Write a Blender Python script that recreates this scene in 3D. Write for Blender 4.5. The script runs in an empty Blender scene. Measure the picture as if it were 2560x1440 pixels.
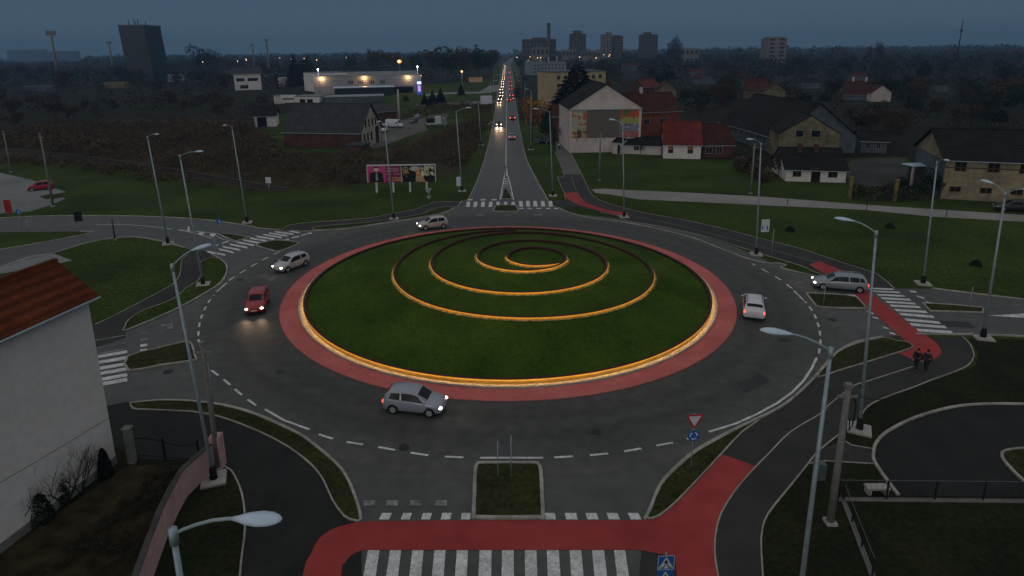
import bpy, bmesh, math, random
import numpy as np
from mathutils import Vector, Matrix
from mathutils.geometry import tessellate_polygon
random.seed(7)
SC = bpy.context.scene
COL = SC.collection
R = math.radians
# ------------------------------------------------------------------ camera
CAM_H = 22.0
F_PX, PITCH, ROLL, CX, CY = 1577.894, 0.2417245, -0.0113762, 1280 - 38.203, 720 - 204.857
_cp, _sp = math.cos(PITCH), math.sin(PITCH)
_F = Vector((0, _cp, -_sp)); _U = Vector((0, _sp, _cp)); _R = Vector((1, 0, 0))
_c, _s = math.cos(ROLL), math.sin(ROLL)
CR = _c * _R + _s * _U; CU = -_s * _R + _c * _U; CF = _F
cam_data = bpy.data.cameras.new('camera')
cam = bpy.data.objects.new('camera', cam_data); COL.objects.link(cam); SC.camera = cam
cam_data.sensor_width = 36; cam_data.lens = F_PX / 2560 * 36
cam_data.shift_x = (1280 - CX) / 2560; cam_data.shift_y = -(720 - CY) / 2560
cam_data.clip_start = .3; cam_data.clip_end = 20000
cam.matrix_world = Matrix(((CR.x, CU.x, -CF.x, 0), (CR.y, CU.y, -CF.y, 0), (CR.z, CU.z, -CF.z, CAM_H), (0, 0, 0, 1)))
SC.render.engine = 'CYCLES'
SC.cycles.use_denoising = True
SC.cycles.volume_bounces = 0
SC.cycles.max_bounces = 6
SC.cycles.sample_clamp_indirect = 4
# ------------------------------------------------------------------ light
SUN_EL, SUN_ROT = 7.0, 205.0
world = bpy.data.worlds.new('World'); SC.world = world; world.use_nodes = True
nt = world.node_tree; nt.nodes.clear()
out = nt.nodes.new('ShaderNodeOutputWorld'); bg = nt.nodes.new('ShaderNodeBackground')
sky = nt.nodes.new('ShaderNodeTexSky'); sky.sky_type = 'NISHITA'; sky.sun_disc = False
sky.sun_elevation = R(SUN_EL); sky.sun_rotation = R(SUN_ROT); sky.air_density = 1.5; sky.dust_density = 3; sky.ozone_density = 3
tc = nt.nodes.new('ShaderNodeTexCoord'); sx = nt.nodes.new('ShaderNodeSeparateXYZ')
ramp = nt.nodes.new('ShaderNodeValToRGB')
def set_ramp(r, stops):
    e = r.color_ramp.elements
    while len(e) > len(stops): e.remove(e[-1])
    while len(e) < len(stops): e.new(1)
    for k, (p, c) in enumerate(stops): e[k].position = p; e[k].color = (*c, 1)
# thick dusk overcast: dim and blue at the horizon, paler and greyer overhead
set_ramp(ramp, [(0, (.094, .140, .202)), (.07, (.066, .106, .168)), (.25, (.14, .18, .225)), (.6, (.315, .32, .315)), (1, (.40, .395, .38))])
mul = nt.nodes.new('ShaderNodeVectorMath'); mul.operation = 'SCALE'; mul.inputs['Scale'].default_value = .05
mul2 = nt.nodes.new('ShaderNodeVectorMath'); mul2.operation = 'SCALE'; mul2.inputs['Scale'].default_value = 8.2
add = nt.nodes.new('ShaderNodeVectorMath'); add.operation = 'ADD'
L = nt.links
L.new(tc.outputs['Generated'], sx.inputs[0]); L.new(sx.outputs['Z'], ramp.inputs[0])
L.new(sky.outputs[0], mul.inputs[0]); L.new(ramp.outputs[0], mul2.inputs[0])
L.new(mul.outputs[0], add.inputs[0]); L.new(mul2.outputs[0], add.inputs[1])
L.new(add.outputs[0], bg.inputs['Color']); bg.inputs['Strength'].default_value = .11
L.new(bg.outputs[0], out.inputs[0])
sd = Vector((math.sin(R(SUN_ROT)) * math.cos(R(SUN_EL)), math.cos(R(SUN_ROT)) * math.cos(R(SUN_EL)), math.sin(R(SUN_EL))))
sun_data = bpy.data.lights.new('sun', 'SUN'); sun_data.energy = .42; sun_data.angle = R(40); sun_data.color = (1, .93, .86)
sun = bpy.data.objects.new('sun', sun_data); COL.objects.link(sun)
sun.rotation_euler = (sd).to_track_quat('Z', 'Y').to_euler()
SC.view_settings.view_transform = 'Standard'; SC.view_settings.look = 'None'
SC.view_settings.exposure = 0; SC.view_settings.gamma = 1; SC.view_settings.use_curve_mapping = False
# ------------------------------------------------------------------ pixel <-> place
def ray(x, y): return CF * F_PX + CR * (x - CX) - CU * (y - CY)
def G(x, y, h=0.0):
    d = ray(x, y); t = (CAM_H - h) / -d.z
    return Vector((d.x * t, d.y * t, h))
def PJ(p):
    q = Vector(p) - Vector((0, 0, CAM_H)); z = q.dot(CF)
    return CX + F_PX * q.dot(CR) / z, CY - F_PX * q.dot(CU) / z
def HT(base, ytop):
    """height above base at which a vertical reaches image row ytop"""
    lo, hi = 0.0, 400.0
    for _ in range(50):
        m = (lo + hi) / 2
        q = Vector((base[0], base[1], base[2] + m - CAM_H))
        if q.dot(CF) > 1 and PJ((base[0], base[1], base[2] + m))[1] > ytop: lo = m
        else: hi = m
    return lo
def AT(x, dist, h=0.0):
    """place on the ground at depth dist (metres ahead) under image column x"""
    lo, hi = -4000.0, 4000.0
    for _ in range(50):
        m = (lo + hi) / 2
        if PJ((m, dist, h))[0] < x: lo = m
        else: hi = m
    return Vector((lo, dist, h))
# ------------------------------------------------------------------ objects
def tag(o, label=None, cat=None, group=None, kind=None):
    if label: o['label'] = label
    if cat: o['category'] = cat
    if group: o['group'] = group
    if kind: o['kind'] = kind
    return o
def empty(name, loc=(0, 0, 0), rz=0.0, label=None, cat=None, group=None):
    o = bpy.data.objects.new(name, None); COL.objects.link(o); o.location = loc; o.rotation_euler = (0, 0, rz)
    o.empty_display_size = .2
    return tag(o, label, cat, group)
def copy_tree(o, parent=None):
    c = o.copy(); COL.objects.link(c)
    if parent is not None: c.parent = parent
    for ch in list(o.children): copy_tree(ch, c)
    return c
class MB:
    def __init__(s): s.v = []; s.f = []; s.m = []
    def add(s, vs, fs, mi=0):
        n = len(s.v); s.v += [tuple(v) for v in vs]; s.f += [tuple(i + n for i in f) for f in fs]; s.m += [mi] * len(fs); return s
    def box(s, x0, x1, y0, y1, z0, z1, mi=0, M=None):
        vs = [Vector((x, y, z)) for z in (z0, z1) for y in (y0, y1) for x in (x0, x1)]
        if M is not None: vs = [M @ v for v in vs]
        return s.add(vs, [(0, 2, 3, 1), (4, 5, 7, 6), (0, 1, 5, 4), (1, 3, 7, 5), (3, 2, 6, 7), (2, 0, 4, 6)], mi)
    def tube(s, pts, rads, n=8, mi=0, cap=True):
        pts = [Vector(p) for p in pts]; k0 = len(s.v)
        if not isinstance(rads, (list, tuple)): rads = [rads] * len(pts)
        up = Vector((0, 0, 1)); d0 = (pts[1] - pts[0]).normalized()
        a = up.cross(d0)
        if a.length < 1e-3: a = Vector((1, 0, 0))
        a.normalize()
        for i, p in enumerate(pts):
            d = (pts[min(i + 1, len(pts) - 1)] - pts[max(i - 1, 0)]).normalized()
            a = (a - d * a.dot(d)); a = a.normalized() if a.length > 1e-6 else Vector((1, 0, 0)); b = d.cross(a)
            for j in range(n):
                t = 2 * math.pi * j / n; s.v.append(tuple(p + (a * math.cos(t) + b * math.sin(t)) * rads[i]))
        fs = []
        for i in range(len(pts) - 1):
            for j in range(n):
                j2 = (j + 1) % n; fs.append((k0 + i * n + j, k0 + i * n + j2, k0 + (i + 1) * n + j2, k0 + (i + 1) * n + j))
        if cap: fs.append(tuple(k0 + j for j in reversed(range(n)))); fs.append(tuple(k0 + (len(pts) - 1) * n + j for j in range(n)))
        s.f += fs; s.m += [mi] * len(fs); return s
    def ellipsoid(s, c, r, nu=12, nv=8, mi=0, M=None):
        vs = []; fs = []
        for i in range(nv + 1):
            ph = math.pi * i / nv
            for j in range(nu):
                t = 2 * math.pi * j / nu
                v = Vector((c[0] + r[0] * math.sin(ph) * math.cos(t), c[1] + r[1] * math.sin(ph) * math.sin(t), c[2] + r[2] * math.cos(ph)))
                vs.append(M @ v if M is not None else v)
        for i in range(nv):
            for j in range(nu):
                j2 = (j + 1) % nu; fs.append((i * nu + j, (i + 1) * nu + j, (i + 1) * nu + j2, i * nu + j2))
        return s.add(vs, fs, mi)
    def build(s, name, mats, parent=None, smooth=False, label=None, cat=None, group=None, kind=None):
        me = bpy.data.meshes.new(name); me.from_pydata(s.v, [], s.f)
        if not isinstance(mats, (list, tuple)): mats = [mats]
        for m in mats: me.materials.append(m)
        for p, mi in zip(me.polygons, s.m): p.material_index = mi; p.use_smooth = smooth
        me.validate(); me.update()
        o = bpy.data.objects.new(name, me); COL.objects.link(o)
        if parent is not None: o.parent = parent
        return tag(o, label, cat, group, kind)
# ------------------------------------------------------------------ materials
_M = {}
def mat(name, col, rough=.8, var=.15, scale=1.0, spec=.3, metal=0.0, emit=None, es=0.0, bump=0.0, col2=None, detail=6, fine=None, coat=0.0):
    if name in _M: return _M[name]
    m = bpy.data.materials.new(name); m.use_nodes = True; n = m.node_tree; b = n.nodes['Principled BSDF']
    b.inputs['Roughness'].default_value = rough; b.inputs['Metallic'].default_value = metal
    b.inputs['Specular IOR Level'].default_value = spec; b.inputs['Coat Weight'].default_value = coat
    if emit: b.inputs['Emission Color'].default_value = (*emit, 1); b.inputs['Emission Strength'].default_value = es
    if var > 0 or col2:
        t = n.nodes.new('ShaderNodeTexCoord'); z = n.nodes.new('ShaderNodeTexNoise'); z.inputs['Scale'].default_value = scale
        z.inputs['Detail'].default_value = detail; z.inputs['Roughness'].default_value = .62
        n.links.new(t.outputs['Object'], z.inputs['Vector'])
        r = n.nodes.new('ShaderNodeValToRGB'); c2 = col2 if col2 else tuple(c * (1 + var) for c in col)
        c1 = col if col2 else tuple(c * (1 - var) for c in col)
        set_ramp(r, [(.36, c1), (.64, c2)]); n.links.new(z.outputs[0], r.inputs[0]); src = r.outputs[0]
        if fine:
            z2 = n.nodes.new('ShaderNodeTexNoise'); z2.inputs['Scale'].default_value = fine[0]; z2.inputs['Detail'].default_value = 4
            n.links.new(t.outputs['Object'], z2.inputs['Vector'])
            mp = n.nodes.new('ShaderNodeMapRange'); mp.inputs[1].default_value = .3; mp.inputs[2].default_value = .7
            mp.inputs[3].default_value = 1 - fine[1]; mp.inputs[4].default_value = 1 + fine[1]
            n.links.new(z2.outputs[0], mp.inputs[0])
            v = n.nodes.new('ShaderNodeVectorMath'); v.operation = 'SCALE'; n.links.new(src, v.inputs[0]); n.links.new(mp.outputs[0], v.inputs['Scale']); src = v.outputs[0]
        n.links.new(src, b.inputs['Base Color'])
        if bump:
            bp = n.nodes.new('ShaderNodeBump'); bp.inputs['Strength'].default_value = bump; bp.inputs['Distance'].default_value = .05
            n.links.new(z2.outputs[0] if fine else z.outputs[0], bp.inputs['Height']); n.links.new(bp.outputs[0], b.inputs['Normal'])
    else: b.inputs['Base Color'].default_value = (*col, 1)
    _M[name] = m; return m
M_GRASS = mat('grass', (.025, .042, .006), .95, 0, .09, .1, col2=(.050, .074, .012), fine=(2.6, .5), bump=.6)
M_LAWN = mat('lawn', (.029, .060, .0035), .95, 0, .22, .1, col2=(.054, .098, .008), fine=(3.5, .24), bump=.3)
M_VERGE = mat('verge', (.024, .028, .008), .95, 0, .5, .1, col2=(.044, .048, .013), fine=(4.5, .45), bump=.6)
M_NEARG = mat('vignette_dull_grass', (.012, .015, .006), .95, 0, .3, .1, col2=(.023, .026, .010), fine=(4, .45), bump=.6)  # browner near grass, with the frame-corner vignette darkening put into its colour
M_WOODF = mat('wood_floor', (.014, .015, .009), .95, 0, .05, .1, col2=(.028, .027, .016), fine=(.8, .5))
M_DIRT = mat('scrub_floor', (.035, .028, .014), .95, 0, .06, .1, col2=(.055, .045, .022), fine=(1.2, .5))
M_ASPH = mat('asphalt', (.062, .063, .061), .52, 0, .06, .45, col2=(.088, .088, .083), fine=(1.1, .2), bump=.15)
M_PATH = mat('path_asphalt', (.036, .035, .033), .8, 0, .3, .2, col2=(.052, .049, .046), fine=(9, .12))
M_SLAB = mat('concrete_path', (.24, .23, .22), .85, 0, .15, .2, col2=(.32, .31, .30), fine=(3, .1))
M_LOT = mat('concrete_lot', (.17, .18, .185), .85, 0, .1, .2, col2=(.24, .25, .25), fine=(2, .12))
M_GRAVEL = mat('gravel_lot', (.10, .095, .085), .95, 0, .05, .1, col2=(.17, .16, .145), fine=(.6, .2))
M_KERB = mat('kerb_stone', (.26, .245, .22), .85, 0, .4, .2, col2=(.44, .42, .38), fine=(3, .2))
M_RED = mat('red_surfacing', (.32, .038, .040), .8, 0, .12, .2, col2=(.42, .060, .058), fine=(.9, .12))
M_RING = mat('red_apron', (.50, .115, .11), .75, 0, .3, .25, col2=(.60, .165, .155), fine=(4, .10))
M_WHITE = mat('road_paint', (.50, .51, .52), .7, 0, 1.3, .25, col2=(.74, .75, .76), fine=(7, .25))
M_WORN = mat('worn_paint', (.10, .10, .10), .75, 0, .9, .25, col2=(.30, .31, .31), fine=(6, .3))
M_STEEL = mat('galvanised_steel', (.32, .40, .43), .45, .12, 3, .5, metal=.3)
M_BOOT = mat('black_pole_boot', (.012, .012, .014), .8, .1)
M_CONC = mat('concrete', (.38, .37, .35), .9, .16, 2, .2, fine=(14, .12))
M_CONCD = mat('aged_concrete', (.20, .195, .18), .9, .2, 1.2, .2, fine=(14, .15))
M_LAMP = mat('lamp_housing', (.56, .68, .82), .35, .04, 2, .5)
M_LAMPG = mat('lamp_glass', (.45, .47, .5), .2, 0, 1, .5)
M_BLACK = mat('black_rubber', (.012, .012, .013), .85, .1, 5)
M_DGLASS = mat('dark_glass', (.008, .010, .012), .22, 0, 1, .22)
M_WGLASS = mat('window_glass', (.02, .022, .026), .2, 0, 1, .5)
# ------------------------------------------------------------------ flat things on the ground
def spline(pts, closed=False, n=6):
    P = [Vector(p) for p in pts]; N = len(P); o = []
    rng = range(N) if closed else range(N - 1)
    for i in rng:
        p0 = P[(i - 1) % N] if closed or i > 0 else P[0] * 2 - P[1]
        p1 = P[i]; p2 = P[(i + 1) % N]
        p3 = P[(i + 2) % N] if closed or i + 2 < N else P[-1] * 2 - P[-2]
        # centripetal-ish catmull rom
        for k in range(n):
            t = k / n
            o.append(.5 * ((2 * p1) + (p2 - p0) * t + (2 * p0 - 5 * p1 + 4 * p2 - p3) * t * t + (3 * p1 - p0 - 3 * p2 + p3) * t ** 3))
    if not closed: o.append(P[-1])
    return o
def GP(px): return [G(*p) for p in px]
def sheet(name, pts, z, m, kind='structure', label=None, top=None, cat=None, parent=None):
    """flat polygon; with top > 0 it has real thickness (a raised island)"""
    pts = [Vector((p[0], p[1], z)) for p in pts]
    tris = tessellate_polygon([pts]); b = MB(); b.v = [tuple(p) for p in pts]
    for t in tris:
        a, c, d = (pts[i] for i in t)
        if (c - a).cross(d - a).z < 0: t = (t[0], t[2], t[1])
        b.f.append(tuple(t)); b.m.append(0)
    return b.build(name, m, parent, kind=kind, label=label, cat=cat)
def kerb(name, pts, closed=False, w=.16, h=.12, z=0.0, m=None, side=0):
    if m is None: w *= .72
    P = [Vector((p[0], p[1], 0)) for p in pts]; N = len(P); b = MB(); vs = []
    for i, p in enumerate(P):
        a = P[(i - 1) % N] if closed or i > 0 else p; c = P[(i + 1) % N] if closed or i < N - 1 else p
        d = (c - a); d.z = 0; d = d.normalized() if d.length > 1e-6 else Vector((1, 0, 0)); nrm = Vector((-d.y, d.x, 0))
        l = p + nrm * w * (.5 + side * .5); r = p - nrm * w * (.5 - side * .5)
        vs += [(l.x, l.y, z), (l.x, l.y, z + h), (r.x, r.y, z + h), (r.x, r.y, z)]
    fs = []
    for i in range(N if closed else N - 1):
        a = 4 * i; c = 4 * ((i + 1) % N)
        for k in range(3): fs.append((a + k, c + k, c + k + 1, a + k + 1))
    if not closed: fs += [(0, 1, 2, 3), (4 * N - 1, 4 * N - 2, 4 * N - 3, 4 * N - 4)]
    b.add(vs, fs); return b.build(name, m or M_KERB, kind='structure')
def strip(b, p, q, w, z, mi=0):
    p = Vector((p[0], p[1], 0)); q = Vector((q[0], q[1], 0)); d = (q - p).normalized(); n = Vector((-d.y, d.x, 0)) * w / 2
    b.add([(*(p + n).xy, z), (*(p - n).xy, z), (*(q - n).xy, z), (*(q + n).xy, z)], [(0, 1, 2, 3)], mi)
def quadpx(b, pts, z, mi=0):
    P = GP(pts); s = sum(P[i].x * P[(i + 1) % len(P)].y - P[(i + 1) % len(P)].x * P[i].y for i in range(len(P)))
    if s < 0: P.reverse()
    b.add([(p.x, p.y, z) for p in P], [tuple(range(len(P)))], mi)
# ================================================================== GROUND AND ROADS
b = MB(); b.add([(-4500, -200, 0), (4500, -200, 0), (4500, 4400, 0), (-4500, 4400, 0)], [(0, 1, 2, 3)])
b.build('ground', M_GRASS, kind='structure')
sheet('vignette_dull_grass', GP([(2170, 1010), (2440, 915), (2445, 880), (2420, 845), (2900, 860), (3400, 1800), (1925, 1800), (1905, 1440), (1905, 1330), (1925, 1285), (2050, 1125), (2150, 1045)]), .008, M_NEARG)
sheet('vignette_dull_grass', GP([(-300, 1080), (230, 1080), (330, 1120), (560, 1140), (640, 1300), (640, 1900), (-1200, 1900)]), .005, M_NEARG)
sheet('vignette_dull_grass', GP([(548, 1160), (590, 1190), (612, 1330), (590, 1800), (-100, 1800), (300, 1500)]), .008, M_NEARG)
CEN = Vector((.87, 57.35, 0)); RR = 20.89
# the asphalt of the whole junction as one outline (kerb line), clockwise in the picture
north_l = [(1172, 497), (1190, 460), (1201, 430), (1211, 400), (1219, 370), (1226, 340), (1232, 310), (1237, 280), (1241, 250), (1245, 225), (1249, 200), (1253, 180), (1257, 160)]
north_r = [(1277, 160), (1281, 180), (1285, 200), (1287, 225), (1289, 250), (1293, 280), (1297, 310), (1303, 340), (1309, 370), (1317, 400), (1331, 430), (1350, 465), (1372, 505)]
kerb_ne = [(1397, 520), (1422, 532), (1472, 545), (1550, 555), (1630, 570), (1730, 595), (1795, 620), (1867, 647), (1920, 659), (1945, 659), (1965, 664), (1953, 671), (2032, 690), (2090, 706), (2172, 722)]
east_u = [(2330, 722), (2400, 731), (2495, 742), (2560, 750), (2700, 766)]
east_l = [(2700, 848), (2560, 842), (2460, 838), (2382, 837), (2290, 836), (2215, 843)]
kerb_se = [(2207, 843), (2160, 852), (2127, 862), (2095, 880), (2080, 895), (2070, 905), (2025, 957), (1970, 1007), (1920, 1036), (1890, 1050), (1817, 1085), (1742, 1127), (1690, 1170), (1650, 1215), (1625, 1275), (1612, 1300)]
south = [(1603, 1380), (1598, 1440), (1560, 1800), (905, 1800), (905, 1440), (904, 1380)]
kerb_sw = [(902, 1302), (899, 1280), (887, 1242), (865, 1192), (835, 1155), (775, 1105), (735, 1080), (640, 1037), (560, 1015), (480, 1005), (400, 1003), (325, 1010)]
west_l = [(250, 1016), (150, 1022), (60, 1030)]
west_u = [(60, 900), (160, 860), (250, 838)]
kerb_w = [(314, 828), (430, 780), (520, 730), (555, 705), (567, 682), (565, 662), (545, 645), (528, 636), (505, 628)]
nw_l = [(480, 628), (462, 620), (400, 603), (345, 594), (300, 595), (230, 605), (135, 633), (60, 652), (0, 668), (-150, 705)]
nw_far = [(-150, 640), (0, 625), (90, 610), (230, 583), (200, 579), (0, 581), (-200, 590), (-200, 556)]
nw_u = [(0, 546), (100, 541), (250, 540), (400, 543), (520, 551), (630, 567), (642, 571), (700, 575)]
kerb_nw = [(730, 578), (765, 579), (865, 574), (975, 557), (1090, 540), (1140, 520), (1155, 503)]
road = north_l + north_r + kerb_ne + east_u + east_l + kerb_se + south + kerb_sw + west_l + west_u + kerb_w + nw_l + nw_far + nw_u + kerb_nw
sheet('road', GP(road), .02, M_ASPH)
# far end of the straight road to the skyline
a, c = G(1257, 160), G(1277, 160)
sheet('far_road', [a, c, c + Vector((60, 1400, 0)), a + Vector((60, 1400, 0))], .018, M_ASPH)
for nm, line in (('kerb', north_l), ('kerb', north_r), ('kerb', kerb_ne[:-1]), ('kerb', east_u), ('kerb', east_l[:-1]), ('kerb', kerb_se), ('kerb', kerb_sw), ('kerb', kerb_w[:-1]),
                 ('kerb', nw_l[1:]), ('kerb', nw_far[1:5]), ('kerb', nw_u), ('kerb', kerb_nw), ):
    kerb(nm, spline(GP(line), n=3), w=.2)
# ---- central island: apron ring, lit strip, mound
def ring(name, r0, r1, z, m, n=160, cen=CEN):
    b = MB(); vs = []
    for i in range(n):
        t = 2 * math.pi * i / n; vs += [(cen.x + r0 * math.cos(t), cen.y + r0 * math.sin(t), z), (cen.x + r1 * math.cos(t), cen.y + r1 * math.sin(t), z)]
    b.add(vs, [(2 * i, 2 * i + 1, 2 * ((i + 1) % n) + 1, 2 * ((i + 1) % n)) for i in range(n)])
    return b.build(name, m, kind='structure')
R_IN = 18.72
# dust and tyre wear: asphalt of the ring lane, three bands worn differently
M_LANE = mat('ring_lane_asphalt', (.064, .065, .062), .66, 0, .12, .32, col2=(.082, .082, .077), fine=(1.3, .2), bump=.15)
_n = M_LANE.node_tree; _b = _n.nodes['Principled BSDF']; _src = _b.inputs['Base Color'].links[0].from_socket
_t = _n.nodes.new('ShaderNodeTexCoord'); _d = _n.nodes.new('ShaderNodeVectorMath'); _d.operation = 'DISTANCE'; _d.inputs[1].default_value = (.87, 57.35, .026)
_n.links.new(_t.outputs['Object'], _d.inputs[0]); _r = _n.nodes.new('ShaderNodeMapRange'); _r.inputs[1].default_value = 20.8; _r.inputs[2].default_value = 28.4
_nz = _n.nodes.new('ShaderNodeTexNoise'); _nz.inputs['Scale'].default_value = .10; _n.links.new(_t.outputs['Object'], _nz.inputs['Vector'])
_ad = _n.nodes.new('ShaderNodeMath'); _ad.operation = 'MULTIPLY_ADD'; _ad.inputs[1].default_value = 1.6; _n.links.new(_nz.outputs[0], _ad.inputs[0]); _n.links.new(_d.outputs['Value'], _ad.inputs[2])
_sb = _n.nodes.new('ShaderNodeMath'); _sb.operation = 'SUBTRACT'; _sb.inputs[1].default_value = .8; _n.links.new(_ad.outputs[0], _sb.inputs[0]); _n.links.new(_sb.outputs[0], _r.inputs[0])
_cr = _n.nodes.new('ShaderNodeValToRGB')   # tyre-polished tracks and dusty margins
set_ramp(_cr, [(0, (.95,) * 3), (.10, (.90,) * 3), (.24, (.74,) * 3), (.38, (.96,) * 3), (.50, (.74,) * 3), (.64, (.95,) * 3), (.82, (1.12,) * 3), (1, (1.35, 1.34, 1.28))])
_n.links.new(_r.outputs[0], _cr.inputs[0]); _mx = _n.nodes.new('ShaderNodeVectorMath'); _mx.operation = 'MULTIPLY'
_n.links.new(_src, _mx.inputs[0]); _n.links.new(_cr.outputs[0], _mx.inputs[1]); _n.links.new(_mx.outputs[0], _b.inputs['Base Color'])
M_DUST = mat('dusty_asphalt', (.105, .106, .100), .75, 0, .25, .3, col2=(.135, .134, .126), fine=(2.5, .15))
ring('ring_lane', RR, 28.4, .026, M_LANE)
ring('red_apron', 19.25, RR, .034, M_RING)
kerb('apron_kerb', [CEN + Vector((RR * math.cos(t), RR * math.sin(t), 0)) for t in np.linspace(0, 2 * math.pi, 160, endpoint=False)], True, w=.12, h=.05, m=mat('apron_kerb', (.16, .08, .07), .85, .15, 2))
ring('gravel_strip', R_IN - .1, 19.25, .06, mat('pale_gravel', (.42, .36, .26), .9, 0, 2.5, .2, col2=(.60, .54, .42), fine=(9, .25)))
kerb('island_kerb', [CEN + Vector((19.25 * math.cos(t), 19.25 * math.sin(t), 0)) for t in np.linspace(0, 2 * math.pi, 160, endpoint=False)], True, w=.14, h=.14)
def TOP(r):   # height of the wall tops over the mound by distance from its middle
    return float(np.interp(r, [0, 3, 5.5, 7.8, 9.7, 11.7, 15, 17.5, 18.8, 25], [3.0, 2.95, 2.75, 2.5, 2.28, 2.0, 1.3, .74, .5, .5]))
def MC(r): return CEN + Vector(((1 - min(r, 18.8) / 18.8) * 1.6, 0, 0))
def HM(x, y):
    p = Vector((x, y, 0)); r = (p - CEN).length
    for _ in range(3): r = (p - MC(r)).length
    return TOP(r)
b = MB(); NR, NT = 34, 128; vs = [(MC(0).x, MC(0).y, TOP(0) - .23)]
for i in range(1, NR + 1):
    r = R_IN * i / NR; c = MC(r)
    for j in range(NT):
        t = 2 * math.pi * j / NT; vs.append((c.x + r * math.cos(t), c.y + r * math.sin(t), TOP(r) - .23 - (.06 if i == NR else 0)))
fs = [(0, 1 + j, 1 + (j + 1) % NT) for j in range(NT)]
for i in range(NR - 1):
    for j in range(NT):
        a = 1 + i * NT; j2 = (j + 1) % NT; fs.append((a + j, a + NT + j, a + NT + j2, a + j2))
b.add(vs, fs); b.build('island_lawn', M_LAWN, smooth=True, kind='structure')
# walls
M_OCHRE = mat('ochre_render', (.62, .36, .07), .7, .12, 2)
M_COPE = mat('brown_coping', (.060, .026, .018), .85, .25, 2.5)
M_STRIP = mat('light_strip_lens', (.8, .5, .1), .4, 0, emit=(1.0, .42, .028), es=.42)
M_STRIPO = mat('outer_light_strip', (.8, .5, .1), .4, 0, emit=(1.0, .62, .24), es=44)
M_STRIPD = mat('light_strip_downward', (.8, .5, .1), .4, 0, emit=(1.0, .55, .16), es=20)
def wall_run(name, pts, label, closed, depth, thick=.17, outs=1):
    """retaining wall along pts (top line, z set). outs=+1: outer face lies on the right of travel"""
    root = empty(name, (0, 0, 0), 0, label, 'wall'); N = len(pts)
    def frame(i):
        a = pts[(i - 1) % N] if closed or i > 0 else pts[i]; c = pts[(i + 1) % N] if closed or i < N - 1 else pts[i]
        d = (c - a); d.z = 0; d.normalize(); return Vector((d.y, -d.x, 0)) * outs
    F = [frame(i) for i in range(N)]
    def sweep(nm, prof, m, close_prof=True):
        b = MB(); K = len(prof)
        for i in range(N):
            for (o, z) in prof: p = pts[i] + F[i] * o; b.v.append((p.x, p.y, pts[i].z + z))
        for i in range(N if closed else N - 1):
            i2 = (i + 1) % N
            for k in range(K if close_prof else K - 1):
                k2 = (k + 1) % K; f = (i * K + k, i * K + k2, i2 * K + k2, i2 * K + k); b.f.append(f); b.m.append(0)
        if not closed: b.f += [tuple(range(K)), tuple((N - 1) * K + k for k in reversed(range(K)))]; b.m += [0, 0]
        return b.build(nm, m, root)
    t = thick / 2
    sweep('wall_body', [(-t, -depth), (-t, -.05), (t, -.05), (t, -depth)], M_OCHRE)
    sweep('inner_face', [(-t - .012, -depth), (-t - .012, -.052), (-t - .002, -.052), (-t - .002, -depth)], M_COPE)
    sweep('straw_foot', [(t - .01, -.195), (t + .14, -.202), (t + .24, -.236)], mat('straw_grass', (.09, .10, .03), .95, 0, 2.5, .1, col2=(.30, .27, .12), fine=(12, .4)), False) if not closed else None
    sweep('coping', [(-t - .05, -.05), (-t - .05, .03), (t + .02, .03), (t + .02, -.05)], M_COPE)
    sweep('light_strip', [(t + .021, -.012), (t + .04, -.014), (t + .04, -.068), (t + .021, -.068)], M_STRIP)
    sweep('underlight', [(t + .003, -.060), (t + .018, -.060)], M_STRIPD if not closed else M_STRIPO, False)
pts = [Vector((CEN.x + R_IN * math.cos(t), CEN.y + R_IN * math.sin(t), .44)) for t in np.linspace(0, 2 * math.pi, 160, endpoint=False)]
wall_run('island_wall', pts, 'low round ochre wall lit from its coping round the foot of the central island', True, .5, outs=1)
sp = [(1290, 573), (1200, 579), (1120, 592), (1050, 620), (1010, 650), (990, 690), (1000, 715), (1030, 740), (1070, 760), (1170, 781), (1280, 787), (1400, 786), (1490, 774), (1560, 757), (1612, 727), (1640, 690), (1632, 665),
      (1600, 640), (1550, 617), (1480, 598), (1400, 584), (1280, 578), (1190, 590), (1135, 612), (1103, 640), (1095, 660), (1100, 677), (1120, 692), (1200, 717), (1300, 724), (1400, 719), (1470, 703), (1512, 682), (1527, 655), (1515, 637),
      (1480, 620), (1400, 603), (1330, 598), (1270, 601), (1225, 613), (1203, 630), (1199, 642), (1208, 652), (1240, 664), (1300, 672), (1370, 668), (1410, 656), (1421, 643), (1400, 628), (1345, 617), (1293, 622), (1269, 638),
      (1277, 650), (1305, 659), (1340, 662), (1385, 659), (1418, 650)]
w3 = []
for x, y in sp:
    z = 1.0
    for _ in range(12): p = G(x, y, z); z = HM(p.x, p.y)
    w3.append(Vector((p.x, p.y, 0)))
# smooth the traced curve in polar form about the mound's middle
SCN = Vector((CEN.x + 1.9, CEN.y, 0))
ang, rad = [], []
for p in w3:
    d = p - SCN; a = math.atan2(d.y, d.x)
    if ang:
        while a < ang[-1] - math.pi: a += 2 * math.pi
        while a > ang[-1] + math.pi: a -= 2 * math.pi
    ang.append(a); rad.append(d.length)
ks = np.polyfit(ang[:-9], rad[:-9], 5)
tail = 9
av = np.linspace(ang[0], ang[-tail - 1], 230); rv = np.interp(av, ang, rad); rp = np.polyval(ks, av)
rv = .5 * rv + .5 * rp; k = np.ones(9) / 9; rvp = np.pad(rv, 4, mode='edge'); rv = np.convolve(rvp, k, 'valid')
rv = np.minimum(rv, [18.62 - (SCN - CEN).length * math.cos(a) if False else 99 for a in av])
curve = [SCN + Vector((r * math.cos(a), r * math.sin(a), 0)) for a, r in zip(av, rv)]
curve += spline([curve[-1]] + w3[-tail:], n=5)[1:]
out3 = []
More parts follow.
